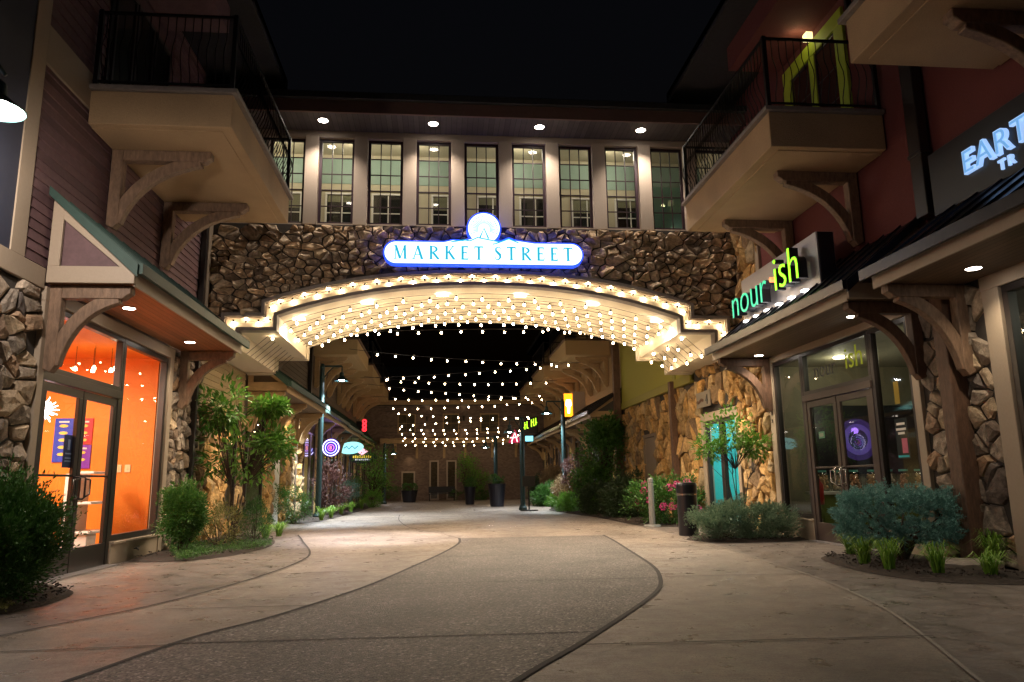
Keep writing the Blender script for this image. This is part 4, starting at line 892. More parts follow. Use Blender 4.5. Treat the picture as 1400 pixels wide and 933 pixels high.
for (nm, y, z, w_, h_, c, lb) in [('window_notice', 10.58, 1.4, .3, .6, (.02, .03, .04), 'dark notice with pink and teal print inside the right side window'), ('window_notice', 10.6, 2.22, .12, .34, (.6, .35, .06), 'narrow orange notice inside the right side window'), ('window_notice', 12.95, 1.84, .2, .12, (.25, .5, .35), 'small pale green notice inside the far door pane')]:
    p = T('window_notice', lb, 'notice', (6.9, y, z)); MB().box(6.885, 6.89, y - w_ / 2, y + w_ / 2, z, z + h_).build('sheet', emit('notice_%d' % int(z * 100), c, .15), p)  # paper sheets brightened by slight emission in their material
    if z == 1.4:
        q = MB()
        for zz, ww in ((1.9, .2), (1.82, .24), (1.76, .16)): q.box(6.878, 6.882, y - ww / 2, y + ww / 2, zz, zz + .035)
        q.build('print', M['white'], p); MB().box(6.878, 6.882, y - .12, y + .01, 1.48, 1.7).build('picture', mat('pinkp', (.5, .12, .2), .5, 10, .2, 0), p); MB().box(6.878, 6.882, y - .13, y + .13, 1.42, 1.45).build('stripe', mat('tealp', (.02, .4, .45), .5, 10, .2, 0), p)
    if z == 1.84:
        q = MB(); q.box(6.878, 6.882, y - .07, y + .07, 1.87, 1.93); q.build('print', M['white'], p)

# nour.ish sign
NS = T('shop_sign', 'brushed metal sign reading nour ish in green letters on the awning', 'sign', (6.1, 12.6, 4.1))
MB().box(6.12, 6.42, 11.1, 14.2, 4.18, 5.12).build('panel', M['steel'], NS, .004)
MB().box(6.14, 6.40, 11.08, 11.099, 4.19, 5.11).build('side_cap', M['signblack'], NS)
for y in (11.4, 12.6, 13.9): MB().box(6.2, 6.34, y - .03, y + .03, 3.95, 4.18).build('mount', M['frame'], NS)
gteal = emit('neon_teal', (.03, .55, .28), 1.1); glime = emit('neon_lime', (.28, 1.0, .02), 1.8)
def channel(body, size, y, z, face, nm):
    letters('letter_return', M['signblack'], NS, body, size, .16, (6.06, y, z), (0, -1, 0), (0, 0, 1), (-1, 0, 0), bold=-.006)
    letters('letter', face, NS, body, size, .01, (5.898, y, z), (0, -1, 0), (0, 0, 1), (-1, 0, 0), bold=-.012)
channel('nour', .86, 14.25, 4.33, gteal, 'lettering'); channel('ish', .90, 12.30, 4.40, glime, 'lettering')
mb = MB(); mb.prism([(12.42 + .05 * math.cos(a * .524), 4.66 + .05 * math.sin(a * .524)) for a in range(12)], 'x', 5.9, 6.05); mb.build('dot', emit('dot', (1, .3, .1), 1.2), NS)
for k in range(6):
    y = 11.5 + k * .48; MB().box(6.0, 6.1, y - .05, y + .05, 4.2, 4.23).build('sign_lamp', emit('sign_lamp', (1, .95, .9), 8), NS)
light('AREA', 'sign_wash', (6.0, 12.6, 4.26), 4, (1, .95, .9), NS, 1.2, rot=(0, R(200), 0))

# ================================================================== RIGHT: EARTH building
Eb = T('shop_building', 'stone piered building at the right edge with dark sign band and large shop window', 'building', (XR, 6, 0))
wl = MB(); wl.box(6.87, 7.2, -3, 9.24, 3.62, 9.8);  wl.box(6.87, 7.2, -3, 3, 0, 3.62); wl.build('wall', M['red'], Eb)
wl = MB(); wl.box(6.87, 7.2, 8.2, 9.24, 0, 3.62); wl.build('pier_core', M['mortar'], Eb)
stones(PXR(6.87), 8.5, 9.24, 0, 3.6, .26, .22, .08, 41, drop=.34, rough=1.1).build('stone_cladding', M['stoneC'], Eb)
dp = MB(); dp.box(6.6, 6.84, 8.98, 9.22, 0, 3.5); dp.build('downspout', M['timber_dark'], Eb, .01)
dp = MB(); dp.box(6.68, 6.83, 9.12, 9.38, 4.7, 9.8); dp.box(6.66, 6.84, 9.1, 9.4, 5.6, 5.66); dp.build('downspout', M['frame'], Eb, .01)
tr = MB(); tr.box(6.8, 7, 3, 8.52, 3.42, 3.64); tr.box(6.8, 7, 8.22, 8.5, 0, 3.42); tr.box(6.8, 7, 3, 8.22, 0, .3); tr.build('storefront_trim', M['beige'], Eb, .006)
window(Eb, PR, 5.6, 8.2, .3, 3.42, .09, (-.12, 0)); window(Eb, PR, 3.0, 5.58, .3, 3.42, .09, (-.12, 0))
awning(Eb, 'R', 6.82, 5.66, 2.0, 8.95, 3.6, 4.64, M['blackmetal'], M['soff_dark'], M['beige'], False, (8.85,), M['timber'], 1.2)
MB().box(5.7, 6.82, 8.9, 8.94, 3.62, 3.8).build('end_board', M['timber_dark'], Eb)
downlight(Eb, 6.38, 8.04, 3.6, 14); downlight(Eb, 6.38, 5.4, 3.6, 14)
balcony(Eb, 'R', 6.83, 4.96, 3.2, 7.82, 6.1, 6.67, 1.2, (6.75, 4.5), M['greymould'])
inn = MB(); inn.box(11, 11.1, 2.8, 9.1, 0, 3.6); inn.box(7.2, 11, 9.0, 9.1, 0, 3.6); inn.box(7.2, 11, 2.8, 2.9, 0, 3.6); inn.build('interior_wall', mat('sage_wall', (.24, .25, .12), .7, 10, .1, 0), Eb)
inn = MB(); inn.box(7.0, 11, 2.8, 9.1, 3.5, 3.56); inn.build('interior_ceiling', mat('sage_ceiling', (.16, .2, .18), .7, 10, .1, 0), Eb)
inn = MB(); inn.box(7.0, 11, 2.8, 9.1, .003, .02); inn.build('interior_floor', M['darkfloor'], Eb)
for (x, y) in ((8.0, 7.6), (8.8, 8.3), (9, 5)): MB().lathe([(0, -.02), (.1, -.02), (.11, 0)], (x, y, 3.5), 12).build('ceiling_lamp', M['downlight'], Eb); light('POINT', 'ceiling_light', (x, y, 3.3), 9, (.95, 1, .75), Eb, .1)
ES = T('shop_sign', 'black sign band with pale blue letters reading EART above smaller TR', 'sign', (6.7, 7, 4.6))
MB().box(6.7, 6.86, 4.0, 9.02, 4.62, 5.5).build('panel', M['signblack'], ES, .004)
eb_ = emit('ice_blue', (.16, .40, .75), .7); em = emit('ice_edge', (.35, .55, .9), .8)
letters('letter', em, ES, 'EART', .42, .05, (6.70, 8.34, 4.93), (0, -1, 0), (0, 0, 1), (-1, 0, 0), spacing=1.15, bold=.012)
letters('letter', eb_, ES, 'EART', .42, .008, (6.65, 8.34, 4.93), (0, -1, 0), (0, 0, 1), (-1, 0, 0), spacing=1.15, bold=-.004)
letters('letter', em, ES, 'TR', .17, .03, (6.70, 7.78, 4.74), (0, -1, 0), (0, 0, 1), (-1, 0, 0), spacing=1.5, bold=.007)

# ================================================================== passage + golden stone wall (right) and passage (left)
G = T('stone_building', 'golden stone building with olive yellow upper wall beyond the arch', 'building', (XR, 22, 0))
wl = MB(); wl.box(6.87, 7.2, 16, 16.5, 0, 9.5); wl.box(6.87, 6.97, 18.95, 27.4, 0, 9.5); wl.box(6.87, 7.2, 16.5, 18.95, 2.78, 9.5); wl.build('wall', M['mortar'], G)
def skipG(u, v): return (16.45 < u < 19.05 and v < 2.95) or (23.25 < u < 24.75 and v < 2.65) or (17.95 < u < 19.1 and 2.95 < v < 3.4)
stones(PXR(6.87), 16.0, 27.4, 0, 3.74, .26, .34, .11, 51, skip=skipG, rough=1.5).build('stone_cladding', M['stoneB'], G)
stones(PXR(6.87), 16.0, 19.5, 3.74, 5.6, .26, .34, .11, 52, rough=1.5).build('stone_cladding', M['stoneB'], G)
yw = MB(); yw.box(6.80, 6.87, 19.5, 27.4, 3.8, 9.5); yw.build('upper_wall', M['yellow'], G); yw = MB(); yw.box(6.74, 6.87, 19.5, 27.4, 3.74, 3.98); yw.box(6.76, 6.87, 20.85, 21.1, 3.98, 9.5); yw.build('wall_band', M['yellowtrim'], G, .005)
tr = MB(); tr.box(6.78, 7, 16.5, 18.95, 2.6, 2.8); tr.box(6.78, 7, 16.5, 16.66, 0, 2.6); tr.box(6.78, 7, 18.79, 18.95, 0, 2.6); tr.build('door_trim', M['beige'], G, .005)
window(G, PR, 16.66, 17.7, .02, 2.6, .09, (-.1, 0)); window(G, PR, 17.72, 18.78, .02, 2.6, .09, (-.1, 0))
inn = MB(); inn.box(9, 9.1, 16.1, 19.8, 0, 3.2); inn.box(7.2, 9, 19.7, 19.8, 0, 3.2); inn.box(7.2, 9, 16.1, 16.2, 0, 3.2); inn.box(7.0, 9, 16.1, 19.8, 3.1, 3.2); inn.build('interior_wall', M['aqua'], G)
inn = MB(); inn.box(7.0, 9, 16.1, 19.8, .003, .02); inn.build('interior_floor', M['darkfloor'], G)
MB().box(7.6, 8.4, 18.6, 18.75, 3.05, 3.1).build('ceiling_lamp', emit('cool_lamp', (.7, 1, .95), 6), G); light('AREA', 'lobby_light', (8.0, 18.2, 3.0), 70, (.75, 1, .95), G, .8)
dr = MB(); dr.box(6.84, 6.86, 23.4, 24.6, 0, 2.5); dr.build('utility_door', M['door_tan'], G); dr = MB(); frame_rect(dr, PXR(6.86), 23.28, 24.72, 0, 2.62, .1, 0, .06); dr.build('door_frame', M['door_tan'], G)
dp = MB(); dp.box(6.62, 6.8, 20.9, 21.1, 0, 3.95); dp.build('downspout', M['timber_dark'], G, .01)
p = T('plaque', 'grey wall plaque with number 4 beside the golden stone lobby door', 'sign', (6.7, 18.6, 2.95))
MB().box(6.72, 6.75, 18.0, 19.0, 2.96, 3.36).build('plate', mat('taupe', (.22, .19, .15), .5, 10, .1, .05), p, .005)
text_mb('4', .34, .01, (6.718, 18.32, 3.02), (0, -1, 0), (0, 0, 1), (-1, 0, 0), bold=.006).build('number', M['signblack'], p)
mb = MB()
for k in range(7): mb.prism([(18.5 + .07 * k + .04 * math.cos(a), 3.13 + .03 * math.sin(k) + .04 * math.sin(a)) for a in (0, 1.2, 2.4, 3.6, 4.8)], 'x', 6.708 - k * .0005, 6.718)
mb.build('emblem', M['timber_dark'], p)
# left passage wall
Hh = T('passage_building', 'tan sided stone based building at left under the far side of the arch', 'building', (XL, 22, 0))
wl = MB(); wl.box(-5.35, -5.03, 16, 26.4, 0, 9.4); wl.build('wall', M['siding_brown'], Hh)
s1 = MB(); siding(s1, -5.03, 1, 16, 19.45, 2.9, 4.0); s1.build('lap_siding', M['siding_tan'], Hh)
s1 = MB(); siding(s1, -5.03, 1, 19.5, 28.6, 4.6, 9.4, .16); s1.build('lap_siding', M['siding_brown'], Hh)
stones(PXL(-5.03), 16.0, 19.4, 0, 2.9, .26, .34, .12, 61, skip=lambda u, v: 17.9 < u < 18.9 and .3 < v < 2.7, rough=1.5).build('stone_cladding', M['stoneB'], Hh)
stones(PXL(-5.03), 21.8, 26.2, 0, 3.5, .26, .3, .12, 62, skip=lambda u, v: 22.9 < u < 23.9 and v < 2.2, rough=1.5).build('stone_cladding', M['stoneB'], Hh)
window(Hh, PXL(-5.02), 18.0, 18.8, .4, 2.7, .08, (-.02, .06), 'frame', 'glass_dim'); window(Hh, PXL(-5.02), 19.8, 21.6, .4, 3.0, .08, (-.02, .06), 'frame', 'glass_dim')
MB().box(-5.03, -4.98, 22.95, 23.85, 0, 2.15).build('utility_door', M['white'], Hh)
awning(Hh, 'L', -4.98, -3.98, 19.6, 26.1, 3.55, 4.55, M['greenmetal'], M['soff_dark'], M['timber_pale'], True, (19.7, 22.9, 25.95), M['timber_pale'], 1.05, M['siding_brown'], gm=M['timber_pale'])
downlight(Hh, -4.55, 24.0, 3.55, 22); downlight(Hh, -4.55, 20.8, 3.55, 8)
dp = MB(); dp.box(-4.99, -4.86, 28.2, 28.4, 3.5, 9.3); dp.build('downspout', M['frame'], Hh, .01)

# ================================================================== far row of shops
def far_row(side, xw, y0, y1, label, xe0, xe1, xbal, roofm, zeave):
    o_ = sx(side); P = PXL(xw) if side == 'L' else PXR(xw)
    b = T('shop_row', label, 'building', (xw, (y0 + y1) / 2, 0))
    wl = MB(); wl.box(xw - o_ * .05, xw - o_ * .4, y0, y1, 0, 9.6); wl.build('wall', M['siding_brown'], b)
    s_ = MB(); siding(s_, xw - o_ * .05, o_, y0, y1, 4.5, 9.4, .2); s_.build('lap_siding', M['timber_pale'] if side == 'R' else M['siding_brown'], b)
    rnd = random.Random(y0)
    y = y0 + .2; k = 0
    while y < y1 - 2:
        stones(P if False else (PXL(xw - o_ * .05) if side == 'L' else PXR(xw - o_ * .05)), y, y + .7, 0, 3.4, .3, .3, .12, int(y * 7), rough=1.3).build('stone_pier', M['stoneB'], b)
        window(b, P, y + .85, y + 2.1, .4, 3.1, .08, (-.02, .05), 'frame_lt', 'glass_dim'); 
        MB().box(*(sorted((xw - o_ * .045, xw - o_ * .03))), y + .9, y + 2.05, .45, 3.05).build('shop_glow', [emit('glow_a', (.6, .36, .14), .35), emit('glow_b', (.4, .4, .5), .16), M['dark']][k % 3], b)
        window(b, P, y + 2.15, y + 3.2, .02, 3.1, .08, (-.02, .05), 'frame_lt', 'glass_dim')
        y += 3.3; k += 1
    ys_ = [y0 + .15] + [v for v in (y0 + 6.8, y0 + 13.5) if v < y1 - 2] + [y1]
    for i in range(len(ys_) - 1):
        a, c = ys_[i], ys_[i + 1] - .1; f = (a - y0) / (y1 - y0); xe = xe0 + (xe1 - xe0) * f
        awning(b, side, xw + o_ * .02, xe, a, c, zeave, zeave + 1.0, roofm, M['soff_dark'], M['timber_pale'], i == 0 or side == 'L', [a + .15, (a + c) / 2, c - .2], M['timber_pale'], 1.0, M['dark'], True, M['timber_pale'])
        downlight(b, (xw + xe) / 2, a + 1.6, zeave, 13); downlight(b, (xw + xe) / 2, a + 4.8, zeave, 13)
    for i, yb in enumerate((29.2, 35.75, 42.3)):
        balcony(b, side, xw, xbal - o_ * .02 * 0, yb, yb + 4.4, 6.15, 6.75, 1.1, (yb + .5, yb + 2.2, yb + 3.9), M['timber_dark'], M['timber_pale'] if False else mat('pale_stucco', (.48, .33, .16), .8, 50, .1, .3), False, M['timber_pale'], .2)
        dd = MB(); dd.box(*(sorted((xw, xw + o_ * .03))), yb + 1, yb + 3.2, 6.9, 9.0); dd.build('balcony_door', M['frame'], b)
    rf = MB(); rf.box(*(sorted((xw - o_ * .4, xw + o_ * 1.0))), y0, y1, 9.6, 9.7); rf.prism([(xw + o_ * 1.0, 9.6), (xw + o_ * 1.0, 9.9), (xw - o_ * 6, 12.5), (xw - o_ * 6, 9.6)], 'y', y0, y1); rf.build('roof', M['roof'], b)
    return b
FL = far_row('L', -5.0, 26.75, 49.5, 'far left row of shops with pale timber brackets and balconies', -4.15, -4.45, -3.3, M['greenmetal'], 3.55)
FR = far_row('R', 6.83, 27.5, 49.5, 'far right row of shops with pale timber brackets and balconies', 5.6, 5.75, 5.0, M['blackmetal'], 3.5)
dp = MB(); dp.box(6.5, 6.75, 27.35, 27.6, 0, 9.3); dp.build('downspout', M['timber_dark'], FR, .01)
# end building
K = T('end_building', 'brown brick building closing the far end of the street', 'building', (1, 50, 0))
wl = MB(); wl.box(-8, 10, 50, 51, 0, 6.3); wl.build('wall', M['brick'], K)
wl = MB(); wl.box(-8, 10, 49.0, 50, 6.25, 6.45); wl.prism([(49.0, 6.45), (54, 9.5), (54, 6.45)], 'x', -8, 10); wl.build('roof', M['roof'], K)
MB().box(-8, 10, 48.95, 49.0, 6.2, 6.5).build('fascia', M['timber_pale'], K)
MB().box(-4, 6, 49.5, 50, 3.7, 4.05).build('wall_band', M['timber_pale'], K)
for x in (-3.0, -1.6, .2, 1.6, 3.4, 5):
    mb = MB(); n = 8; o2 = [(49.99 - .5 * (1 - math.cos(R(90 * q / n))), 2.9 + .8 * math.sin(R(90 * q / n))) for q in range(n + 1)]
    for q in range(n): mb.prism([o2[q], o2[q + 1], (o2[q + 1][0] + .0, o2[q + 1][1] - .16), (o2[q][0], o2[q][1] - .16)], 'x', x - .08, x + .08)
    mb.build('bracket', M['timber_pale'], K)
for (a, c, z) in ((-.77, -.15, 2.6), (.35, 1.02, 2.6), (-2.6, -1.7, 1.9)): window(K, PYF(50), a, c, 0.02, z, .1, (0, .06), 'pillar', 'glass_dim')
for (a, c) in ((-2.9, -1.7), (.1, 1.2), (2.6, 3.9)): window(K, PYF(50), a, c, 4.4, 5.7, .08, (0, .05), 'timber_pale', 'glass_dim', (2, 2))
for x in (-.95, 1.5):
    MB().tube([(x, 49.85, 5.2), (x, 49.85, 5.5)], .06, 10).build('wall_sconce', M['frame'], K)
    for s_, rx in ((1, math.pi), (-1, 0)): light('SPOT', 'sconce_light', (x, 49.82, 5.35 + s_ * .2), 22, (1, .75, .45), K, .03, 50, .6, (rx, 0, 0))
light('SPOT', 'door_light', (-2.1, 49.6, 3.4), 18, (1, .7, .4), K, .05, 80)

# ---- strings of bulbs across the street
for i, (y, zl, zm, zr) in enumerate([(21.5, 5.35, 5.56, 5.5), (26, 5.75, 5.37, 5.19), (29.8, 5.25, 5.4, 5.75), (31.4, 5.5, 5.2, 5.3), (33, 5.35, 4.95, 4.75), (34.6, 5.0, 4.9, 5.15), (36, 4.65, 4.72, 4.95), (38.5, 4.75, 4.45, 4.35), (40.5, 4.1, 4.35, 4.6), (42, 4.2, 4.0, 4.3), (43.5, 3.95, 3.9, 4.1), (45, 3.85, 3.7, 3.95), (46.5, 3.75, 3.6, 3.8), (47.8, 3.55, 3.45, 3.6)]):
    s_ = T('string_light', ['nearest', 'second', 'third', 'fourth', 'fifth', 'sixth', 'seventh', 'eighth', 'ninth', 'tenth', 'eleventh', 'twelfth', 'thirteenth', 'farthest'][i] + ' bulb string crossing the street beyond the arch', 'string light', (CX, y, zm), 'bulb strings across the street')
    xa, xb = (-3.25, 4.95) if i > 0 else (-3.4, 5.0)
    pts = []
    for k in range(25):
        t_ = k / 24; x = xa + (xb - xa) * t_; z = (1 - t_) * (1 - 2 * t_) * zl + 4 * t_ * (1 - t_) * zm + t_ * (2 * t_ - 1) * zr
        pts.append((x, y + .3 * math.sin(t_ * 3 + i), z + .1))
    MB().tube(pts, .009, 4).build('wire', M['frame'], s_)
    for p, d in length_walk(pts, .62, .3 + .1 * (i % 3)): put_bulb(s_, (p.x + random.uniform(-.04, .04), p.y, p.z + random.uniform(-.02, .01)), (random.uniform(-.15, .15), random.uniform(-.15, .15), 0))

# ---- street lamps
def street_lamp(x, y, h_, arm, label, power=60, dirx=1, col=(.85, .95, 1), green='greenpost'):
    t_ = T('street_lamp', label, 'street lamp', (x, y, 0), 'street lamps')
    p = MB(); p.lathe([(.17, 0), (.17, .1), (.12, .18), (.1, .25), (.085, h_ - .1), (.05, h_)], (x, y, 0), 12); p.build('pole', M[green], t_, smooth=False)
    a = MB(); a.box(x, x + dirx * arm, y - .025, y + .025, h_ - .12, h_ - .06); a.tube([(x, y, h_ - .6), (x + dirx * arm * .3, y, h_ - .3), (x + dirx * arm * .55, y, h_ - .13)], .02, 6); a.tube([(x + dirx * arm, y, h_ - .09), (x + dirx * arm, y, h_ - .3)], .025, 8); a.build('arm', M[green], t_)
    hx = x + dirx * arm; hz = h_ - .62
    s_ = MB(); s_.lathe([(.03, .32), (.07, .30), (.08, .16), (.12, .12), (.24, .03), (.26, 0), (.25, 0), (.11, .1), (.0, .12)], (hx, y, hz), 20); s_.build('lamp_shade', M[green], t_, smooth=False)
    MB().lathe([(0, -.015), (.08, 0), (.10, .04), (.06, .09)], (hx, y, hz + .01), 14).build('lamp_glass', M['lamp_white'], t_, smooth=True)
    light('SPOT', 'street_light', (hx, y, hz - .02), power, col, t_, .06, 112, .5); return t_
street_lamp(-4.19, 26.45, 5.35, .68, 'green post lamp standing at the left shop row beyond the arch', 3000)
street_lamp(5.2, 31.5, 4.6, .7, 'dark green post lamp among the right shrubs with lit shade', 1500, -1)
street_lamp(3.3, 30.5, 3.75, .5, 'slender dark post lamp on the open paving, unlit shade to its left', 0, -1)
street_lamp(2.65, 36.5, 3.4, .5, 'short dark post lamp behind the tall black planter', 20, -1)
street_lamp(-3.2, 43, 3.4, .5, 'distant green post lamp at the far end of the left row', 30, 1)
# wall lamp, top left
W_ = T('wall_lamp', 'bright gooseneck lamp with green shade at the upper left edge', 'lamp', (-4.9, 7.1, 5.2))
MB().tube([(-5.0, 7.1, 5.0), (-4.75, 7.1, 5.35), (-4.45, 7.1, 5.4), (-4.28, 7.1, 5.15)], .022, 8).build('arm', M['greenpost'], W_, smooth=True)
MB().lathe([(.04, .30), (.08, .26), (.09, .14), (.2, .05), (.27, 0), (.26, -.01), (.1, .1), (0, .12)], (-4.28, 7.0, 4.74), 24).build('lamp_shade', M['greenpost'], W_, smooth=False)
MB().lathe([(0, -.03), (.08, -.01), (.12, .04), (.09, .1)], (-4.28, 7.0, 4.75), 16).build('lamp_glass', emit('lamp_hot', (1, .97, .92), 60), W_, smooth=True)
light('POINT', 'wall_lamp_light', (-4.28, 7.0, 4.62), 240, (1, .84, .72), W_, .1)
# unseen street lamps added behind the camera to light the foreground paving
for (x, y, pw, c, lb) in ((-1.5, -4.0, 260, (.80, .70, 1), 'added unseen post lamp behind the viewpoint at left, lighting the foreground'), (5.2, -3.0, 220, (.80, .72, 1), 'added unseen post lamp behind the viewpoint at right, lighting the foreground')):
    street_lamp(x, y, 5.2, .8, lb, pw, 1, c)
# placeholder for later sections

# ================================================================== PLANTS
LM = dict(
 yew=leaf_mat('yew_leaf', (.015, .06, .01), (.07, .18, .03)), box=leaf_mat('boxwood_leaf', (.025, .09, .015), (.10, .24, .04)),
 broad=leaf_mat('broad_leaf', (.04, .14, .015), (.17, .36, .05)), bright=leaf_mat('bright_leaf', (.06, .2, .02), (.2, .42, .05)),
 olive=leaf_mat('olive_leaf', (.10, .12, .03), (.26, .24, .07)), spruce=leaf_mat('spruce_needle', (.05, .16, .15), (.22, .46, .41), .6, .1),
 silver=leaf_mat('silver_leaf', (.07, .15, .09), (.28, .38, .25)), grass=leaf_mat('grass_blade', (.08, .2, .02), (.28, .48, .06)),
 dark=leaf_mat('dark_leaf', (.015, .03, .012), (.04, .075, .025)), plum=leaf_mat('plum_leaf', (.05, .02, .02), (.12, .05, .04)),
 tan=leaf_mat('tan_leaf', (.12, .07, .03), (.3, .2, .09)), pink=leaf_mat('pink_petal', (.55, .03, .20), (.8, .12, .38), .6, .3))
def leaf(mb, p, d, up, l, w_, rnd, fold=.25, tint=None):
    s_ = d.cross(up)
    if s_.length < 1e-3: s_ = d.cross(Vector((1, 0, .1)))
    s_.normalize(); u = s_.cross(d)
    a = p + d * l * .45 + s_ * w_ / 2 + u * fold * w_; b_ = p + d * l * .45 - s_ * w_ / 2 + u * fold * w_
    mb.add([p, a, p + d * l, b_, p + d * l * .5], [(0, 1, 4), (1, 2, 4), (2, 3, 4), (3, 0, 4)] if l > .09 else [(0, 1, 2, 3)], 0, rnd.random() if tint is None else tint)
def rdir(rnd): 
    v = Vector((rnd.gauss(0, 1), rnd.gauss(0, 1), rnd.gauss(0, 1))); return v.normalized()
def foliage(mb, c, r, clumps, per, l, w_, rnd, zmin=.02, spread=.28, fill=.5, droop=0., up=.3):
    c = Vector(c); tips = []
    for _ in range(clumps):
        d = rdir(rnd); az = math.atan2(d.y, d.x); k = rnd.uniform(fill, 1) ** .6 * (1 + .13 * math.sin(3 * az + c.x * 5) + .09 * math.sin(5 * az + d.z * 6 + c.y))
        q = Vector((c.x + d.x * r[0] * k, c.y + d.y * r[1] * k, c.z + d.z * r[2] * k)); tips.append(q)
        cs = spread * min(r) * rnd.uniform(.7, 1.5); tb = rnd.random()
        for _ in range(per):
            e = rdir(rnd); p = q + e * cs * rnd.random() ** .5
            if p.z < zmin: continue
            dd = (e * .7 + d * .6 + Vector((0, 0, up - droop)) + rdir(rnd) * .5).normalized()
            leaf(mb, p, dd, rdir(rnd) * .6 + Vector((0, 0, 1)), l * rnd.uniform(.6, 1.25), w_ * rnd.uniform(.7, 1.2), rnd, tint=min(1, max(0, tb * .6 + rnd.random() * .4)))
    return tips
def shrub(name, label, cat, c, r, mt, clumps=70, per=50, l=.05, w_=.025, seed=1, group=None, spread=.3, up=.3, fill=.5, stems=7):
    rnd = random.Random(seed); o = T(name, label, cat, (c[0], c[1], 0), group)
    mb = MB(); tips = foliage(mb, c, r, clumps, per, l, w_, rnd, spread=spread, up=up, fill=fill)
    for q in tips:
        if rnd.random() < .45 and q.z > c[2] - r[2] * .3:
            d = (Vector(((q.x - c[0]) / r[0], (q.y - c[1]) / r[1], (q.z - c[2]) / r[2] + .5)).normalized() + rdir(rnd) * .3).normalized(); L_ = rnd.uniform(.12, .3) * min(1, min(r) * 1.6); tb = rnd.random()
            for j in range(14): leaf(mb, q + d * L_ * j / 14 * 1.3, (d + rdir(rnd) * .9).normalized(), rdir(rnd), l * rnd.uniform(.6, 1), w_ * .9, rnd, tint=min(1, tb * .5 + .5 * rnd.random()))
    mb.build('foliage', LM[mt], o)
    mb = MB()
    for q in rnd.sample(tips, min(stems, len(tips))):
        b0 = Vector((c[0] + rnd.uniform(-.06, .06), c[1] + rnd.uniform(-.06, .06), 0)); mb.tube([b0, b0.lerp(q, .5) + rdir(rnd) * .04, q], [.014, .01, .004], 5)
    mb.build('stem', M['barkm'], o); return o
def tree(name, label, base, crowns, mt, l, w_, seed, trunk=.035, nst=4, clumps=26, per=26, droop=.15, fork=.5, group=None, fill=.2, spread=.5):
    rnd = random.Random(seed); o = T(name, label, 'tree', (base[0], base[1], 0), group); mb = MB(); tk = MB(); tips = []
    for c, r in crowns: tips += foliage(mb, c, r, clumps, per, l, w_, rnd, spread=spread, droop=droop, fill=fill)
    mb.build('crown', LM[mt], o)
    B0 = Vector((base[0], base[1], 0)); st_ = []
    for k in range(nst):
        a = 6.283 * k / nst + rnd.random(); e = B0 + Vector((.22 * math.cos(a), .22 * math.sin(a), fork + rnd.uniform(0, .4))); tk.tube([B0 + Vector((.03 * math.cos(a), .03 * math.sin(a), 0)), B0.lerp(e, .5) + rdir(rnd) * .03, e], [trunk, trunk * .8, trunk * .6], 6); st_.append(e)
    for q in tips[::2]:
        e = min(st_, key=lambda z: (z - q).length); tk.tube([e, e.lerp(q, .5) + rdir(rnd) * .08 + Vector((0, 0, .06)), q], [trunk * .45, trunk * .3, .003], 5)
    tk.build('trunk', M['barkm'], o); return o
def tuft(x, y, label, h_=.35, n=70, mt='grass', seed=1, spread=.22, cat='plant', name='grass_tuft', group='grassy clumps along the beds', z=.04, w_=.012):
    rnd = random.Random(seed); mb = MB()
    for _ in range(n):
        a = rnd.uniform(0, 6.283); out = rnd.uniform(.3, 1.2) * spread; hh = h_ * rnd.uniform(.6, 1.1); p = Vector((x + rnd.uniform(-.05, .05), y + rnd.uniform(-.05, .05), z)); d = Vector((math.cos(a), math.sin(a), 0)); s_ = Vector((-d.y, d.x, 0)) * w_ / 2
        q = [p, p + d * out * .25 + Vector((0, 0, hh * .6)), p + d * out * .65 + Vector((0, 0, hh)), p + d * out * 1.15 + Vector((0, 0, hh * .75))]
        mb.add([q[0] - s_, q[0] + s_, q[1] - s_, q[1] + s_, q[2] - s_ * .8, q[2] + s_ * .8, q[3]], [(0, 1, 3, 2), (2, 3, 5, 4), (4, 5, 6)], 0)
    return tag(mb.build(name, LM[mt]), label, cat, group)
shrub('yew_bush', 'large dark green yew bush at the left edge before the stone pier', 'bush', (-4.55, 8.15, .62), (.66, .85, .62), 'yew', 380, 85, .055, .022, 1, spread=.24, up=.7)
shrub('boxwood_bush', 'upright boxwood bush beside the orange shop window', 'bush', (-4.35, 13.35, .68), (.34, .36, .46), 'box', 150, 70, .05, .03, 2, spread=.34)
tree('broadleaf_tree', 'multi stemmed broadleaf tree in the left bed before the arch', (-4.2, 15.9), [((-4.2, 15.9, 1.75), (.95, .8, .62)), ((-4.5, 15.9, 2.7), (.5, .5, .5)), ((-3.45, 15.8, 2.0), (.42, .4, .3)), ((-3.6, 15.9, 2.75), (.4, .3, .18))], 'broad', .17, .07, 3, .022, 7, 44, 13, .35, .8, spread=.34, fill=.1)
shrub('olive_shrub', 'thin yellowish shrub between the boxwood and the dark conifer', 'bush', (-4.1, 14.7, .42), (.42, .4, .36), 'olive', 50, 26, .06, .022, 4, spread=.4)
shrub('dwarf_conifer', 'low dark conifer at the foot of the broadleaf tree', 'bush', (-3.85, 16.2, .42), (.42, .4, .36), 'yew', 60, 50, .05, .016, 5, up=.8)
mb = MB(); rnd = random.Random(6)
for k in range(5000):
    a = rnd.uniform(0, 6.283); r1 = rnd.random() ** .5; x, y = -4.0 + .72 * r1 * math.cos(a) + .25 * math.sin(2 * a), 13.9 + 1.7 * r1 * math.sin(a)
    leaf(mb, Vector((x, y, .04 + rnd.random() * .09)), (rdir(rnd) + Vector((0, 0, .5))).normalized(), Vector((0, 0, 1)), .035, .018, rnd)
tag(mb.build('ground_cover', LM['box']), kind='stuff')
mb = MB()
